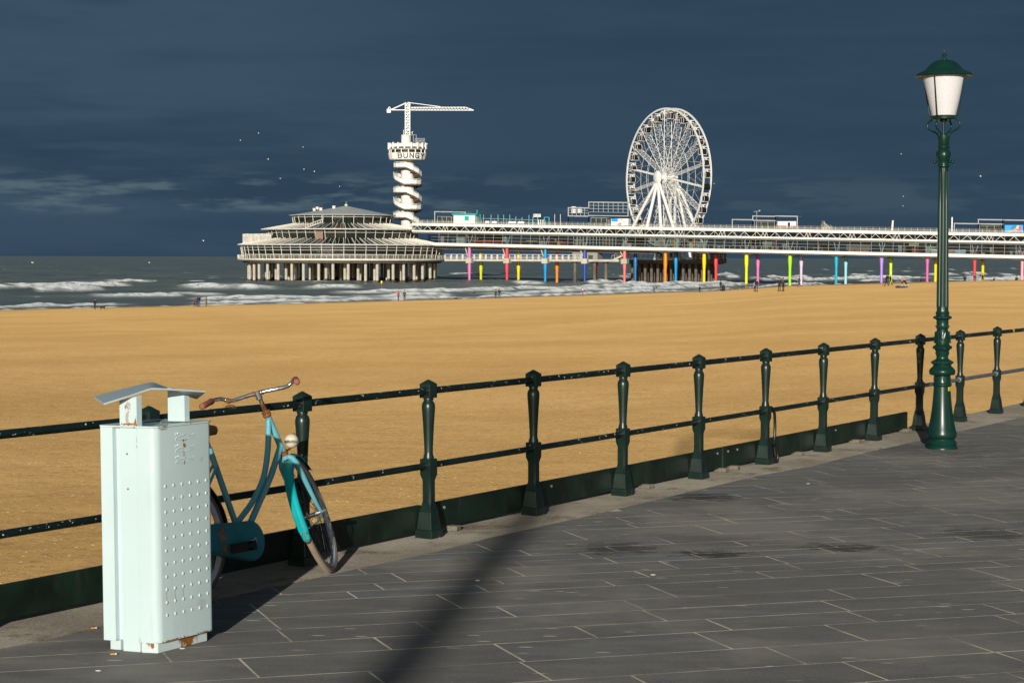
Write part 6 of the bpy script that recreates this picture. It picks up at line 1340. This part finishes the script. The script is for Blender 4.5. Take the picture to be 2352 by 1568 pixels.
    far(2257, 650, 1.80, 318, 'person in long black coat by the yellow pillar at right', top='black', leg='black', face=120, coat=.04)
    far(2283, 648, 1.75, 316, 'person in dark clothes sitting on the sand at the right', top='black', leg='black', face=175, sit=True)
    far(2335, 646, 1.75, 318, 'person in black seated at the far right beside the rose pillar', top='black', leg='black', face=90, sit=True)
    tw = at(2080, 649, on_beach(2072, 661).y); mb = MB(); mb.tube([tw + V((-.35, 0, .25)), tw + V((-.05, 0, .15)), tw + V((.12, 0, -.25)), tw + V((.22, 0, -.65))], [.10, .14, .13, .06], 8); tag(mb.build('towel', CL['black'], None, org=tw, smooth=60), 'dark towel hanging from the hands of the shirtless man', 'towel')
    p = on_beach(2063, 661.5); mb = MB(); mb.ball(p + V((0, 0, .15)), .34, 10, 8, (1.2, .7, .55)); mb.ball(p + V((.75, .1, .13)), .28, 10, 8, (1.3, .8, .5)); tag(mb.build('clothes_pile', CL['navy'], None, org=p, smooth=60), 'heap of dark clothes and bag at the feet of the shirtless man', 'bag')
    p = on_beach(1661, 668.5); mb = MB(); mb.prism([(p.x - .28, p.y - .15), (p.x + .28, p.y - .15), (p.x + .28, p.y + .15), (p.x - .28, p.y + .15)], p.z, p.z + .95); mb.tube([p + V((-.15, 0, .93)), p + V((0, 0, 1.1)), p + V((.15, 0, .93))], .03, 6); tag(mb.build('bag', CL['black'], None, org=p, bevel=.06), 'tall black bag standing beside the person near the red pillar', 'bag')
    D1 = paint('fur_black', (.012, .011, .010), .8); D2 = paint('fur_brown', (.09, .055, .03), .8, var=.4, vs=6); D3 = paint('fur_cream', (.42, .36, .26), .9)
    for x, y, l, m, fc, lb, fl in ((236, 711, .72, D1, 10, 'fluffy black dog lying beside the stooping person', True), (1047, 688, .62, D1, 0, 'small black dog alone at the edge of the sand', False), (1707, 662.5, .85, D1, 5, 'black dog trotting to the right below the pillars', False), (1723, 662.5, .95, D2, 175, 'brown dog running towards the black dog', False), (2083, 661, .75, D3, 150, 'cream fluffy dog sitting beside the shirtless man', True)):
        dog(on_beach(x, y), l, lb, m, fc, fl)
    # gulls
    gw = paint('gull_white', (.72, .72, .70), .7); gd = paint('gull_grey', (.26, .27, .28), .7); rs = random.Random(6)
    GLB = {594: 'highest white gull left of the tower crane', 552: 'leftmost of the small gulls in the dark sky left of the tower', 616: 'small gull below the two highest gulls left of the tower', 696: 'small gull nearest the tower crane at mid height', 698: 'left one of two gulls side by side left of the tower platform', 722: 'right one of two gulls side by side left of the tower platform', 644: 'low gull at the bottom left of the flock left of the tower', 780: 'gull just above the pavilion roof', 467: 'gull low over the horizon left of the pavilion', 75: 'white gull flying low over the waves at far left', 343: 'gull skimming the sea between the left edge and the pavilion', 2070: 'gull left of the street lamp shaft at mid height', 2252: 'gull right of the street lamp shaft', 2075: 'upper one of two gulls close to the left side of the lamp shaft', 2074: 'lower one of two gulls close to the left side of the lamp shaft', 1640: 'gull just right of the ferris wheel'}
    for x, y, Y, s in ((594, 306, 330, 1), (552, 322, 300, 1), (616, 366, 300, 1), (696, 338, 320, .8), (698, 389, 320, .9), (722, 394, 330, 1), (644, 410, 290, 1), (780, 428, 360, .9), (467, 553, 260, 1), (135, 603.5, 150, 1), (343, 603, 260, 1.1), (2070, 354, 320, .9), (2252, 405, 260, 1), (2075, 451, 330, .9), (2074, 473, 330, .7), (1640, 422, 330, .8)):
        if x == 135: x, y = 75, 602.5
        p = at(x, y, Y); a = rs.uniform(-.5, .5); fx = V((math.cos(a), math.sin(a), 0)); fy = V((-fx.y, fx.x, 0)); h = rs.uniform(.05, .35)
        s *= .45; r = root('gull', p, GLB[x], 'gull', 'gulls in the air')
        mb = MB(); mb.tube([p + fx * -.22 * s, p + fx * -.1 * s, p + fx * .08 * s, p + fx * .2 * s, p + fx * .27 * s], [.02, .07, .085, .05, .012], 8); mb.build('body', gw, r, smooth=60)
        for q in (-1, 1):
            mb = MB(); mb.mat(0); A, B_, D_ = p + fx * .06 * s, p + fy * .30 * q * s + V((0, 0, h * s)) + fx * .07 * s, p + fy * .66 * q * s + V((0, 0, h * .55 * s)) - fx * .10 * s; e = V((0, 0, .018))
            A2, B2 = p - fx * .10 * s, B_ - fx * .17 * s
            for k_, tri in enumerate(([A, B_, B2, A2], [B_, D_, D_ - fx * .04, B2])): mb.mat(k_).hexa([v - e for v in tri] + [v + e for v in tri])
            mb.build('wing', [gw, gd], r)
    # yellow bathing marker standing in the surf
    p = at(876.5, 657, 440); r = root('sea_marker', p, 'yellow marker pole with oval head standing in the surf', 'marker'); ye = paint('marker_yellow', (.80, .58, .01), .5)
    MB().tube([p + V((0, 0, -1.5)), p + V((0, 0, .7))], .07, 8).build('pole', paint('marker_pole', (.20, .16, .03), .6), r); MB().ball(p + V((0, 0, .95)), .34, 12, 8, (.75, .5, 1.15)).build('head', ye, r, smooth=60)
build_people()
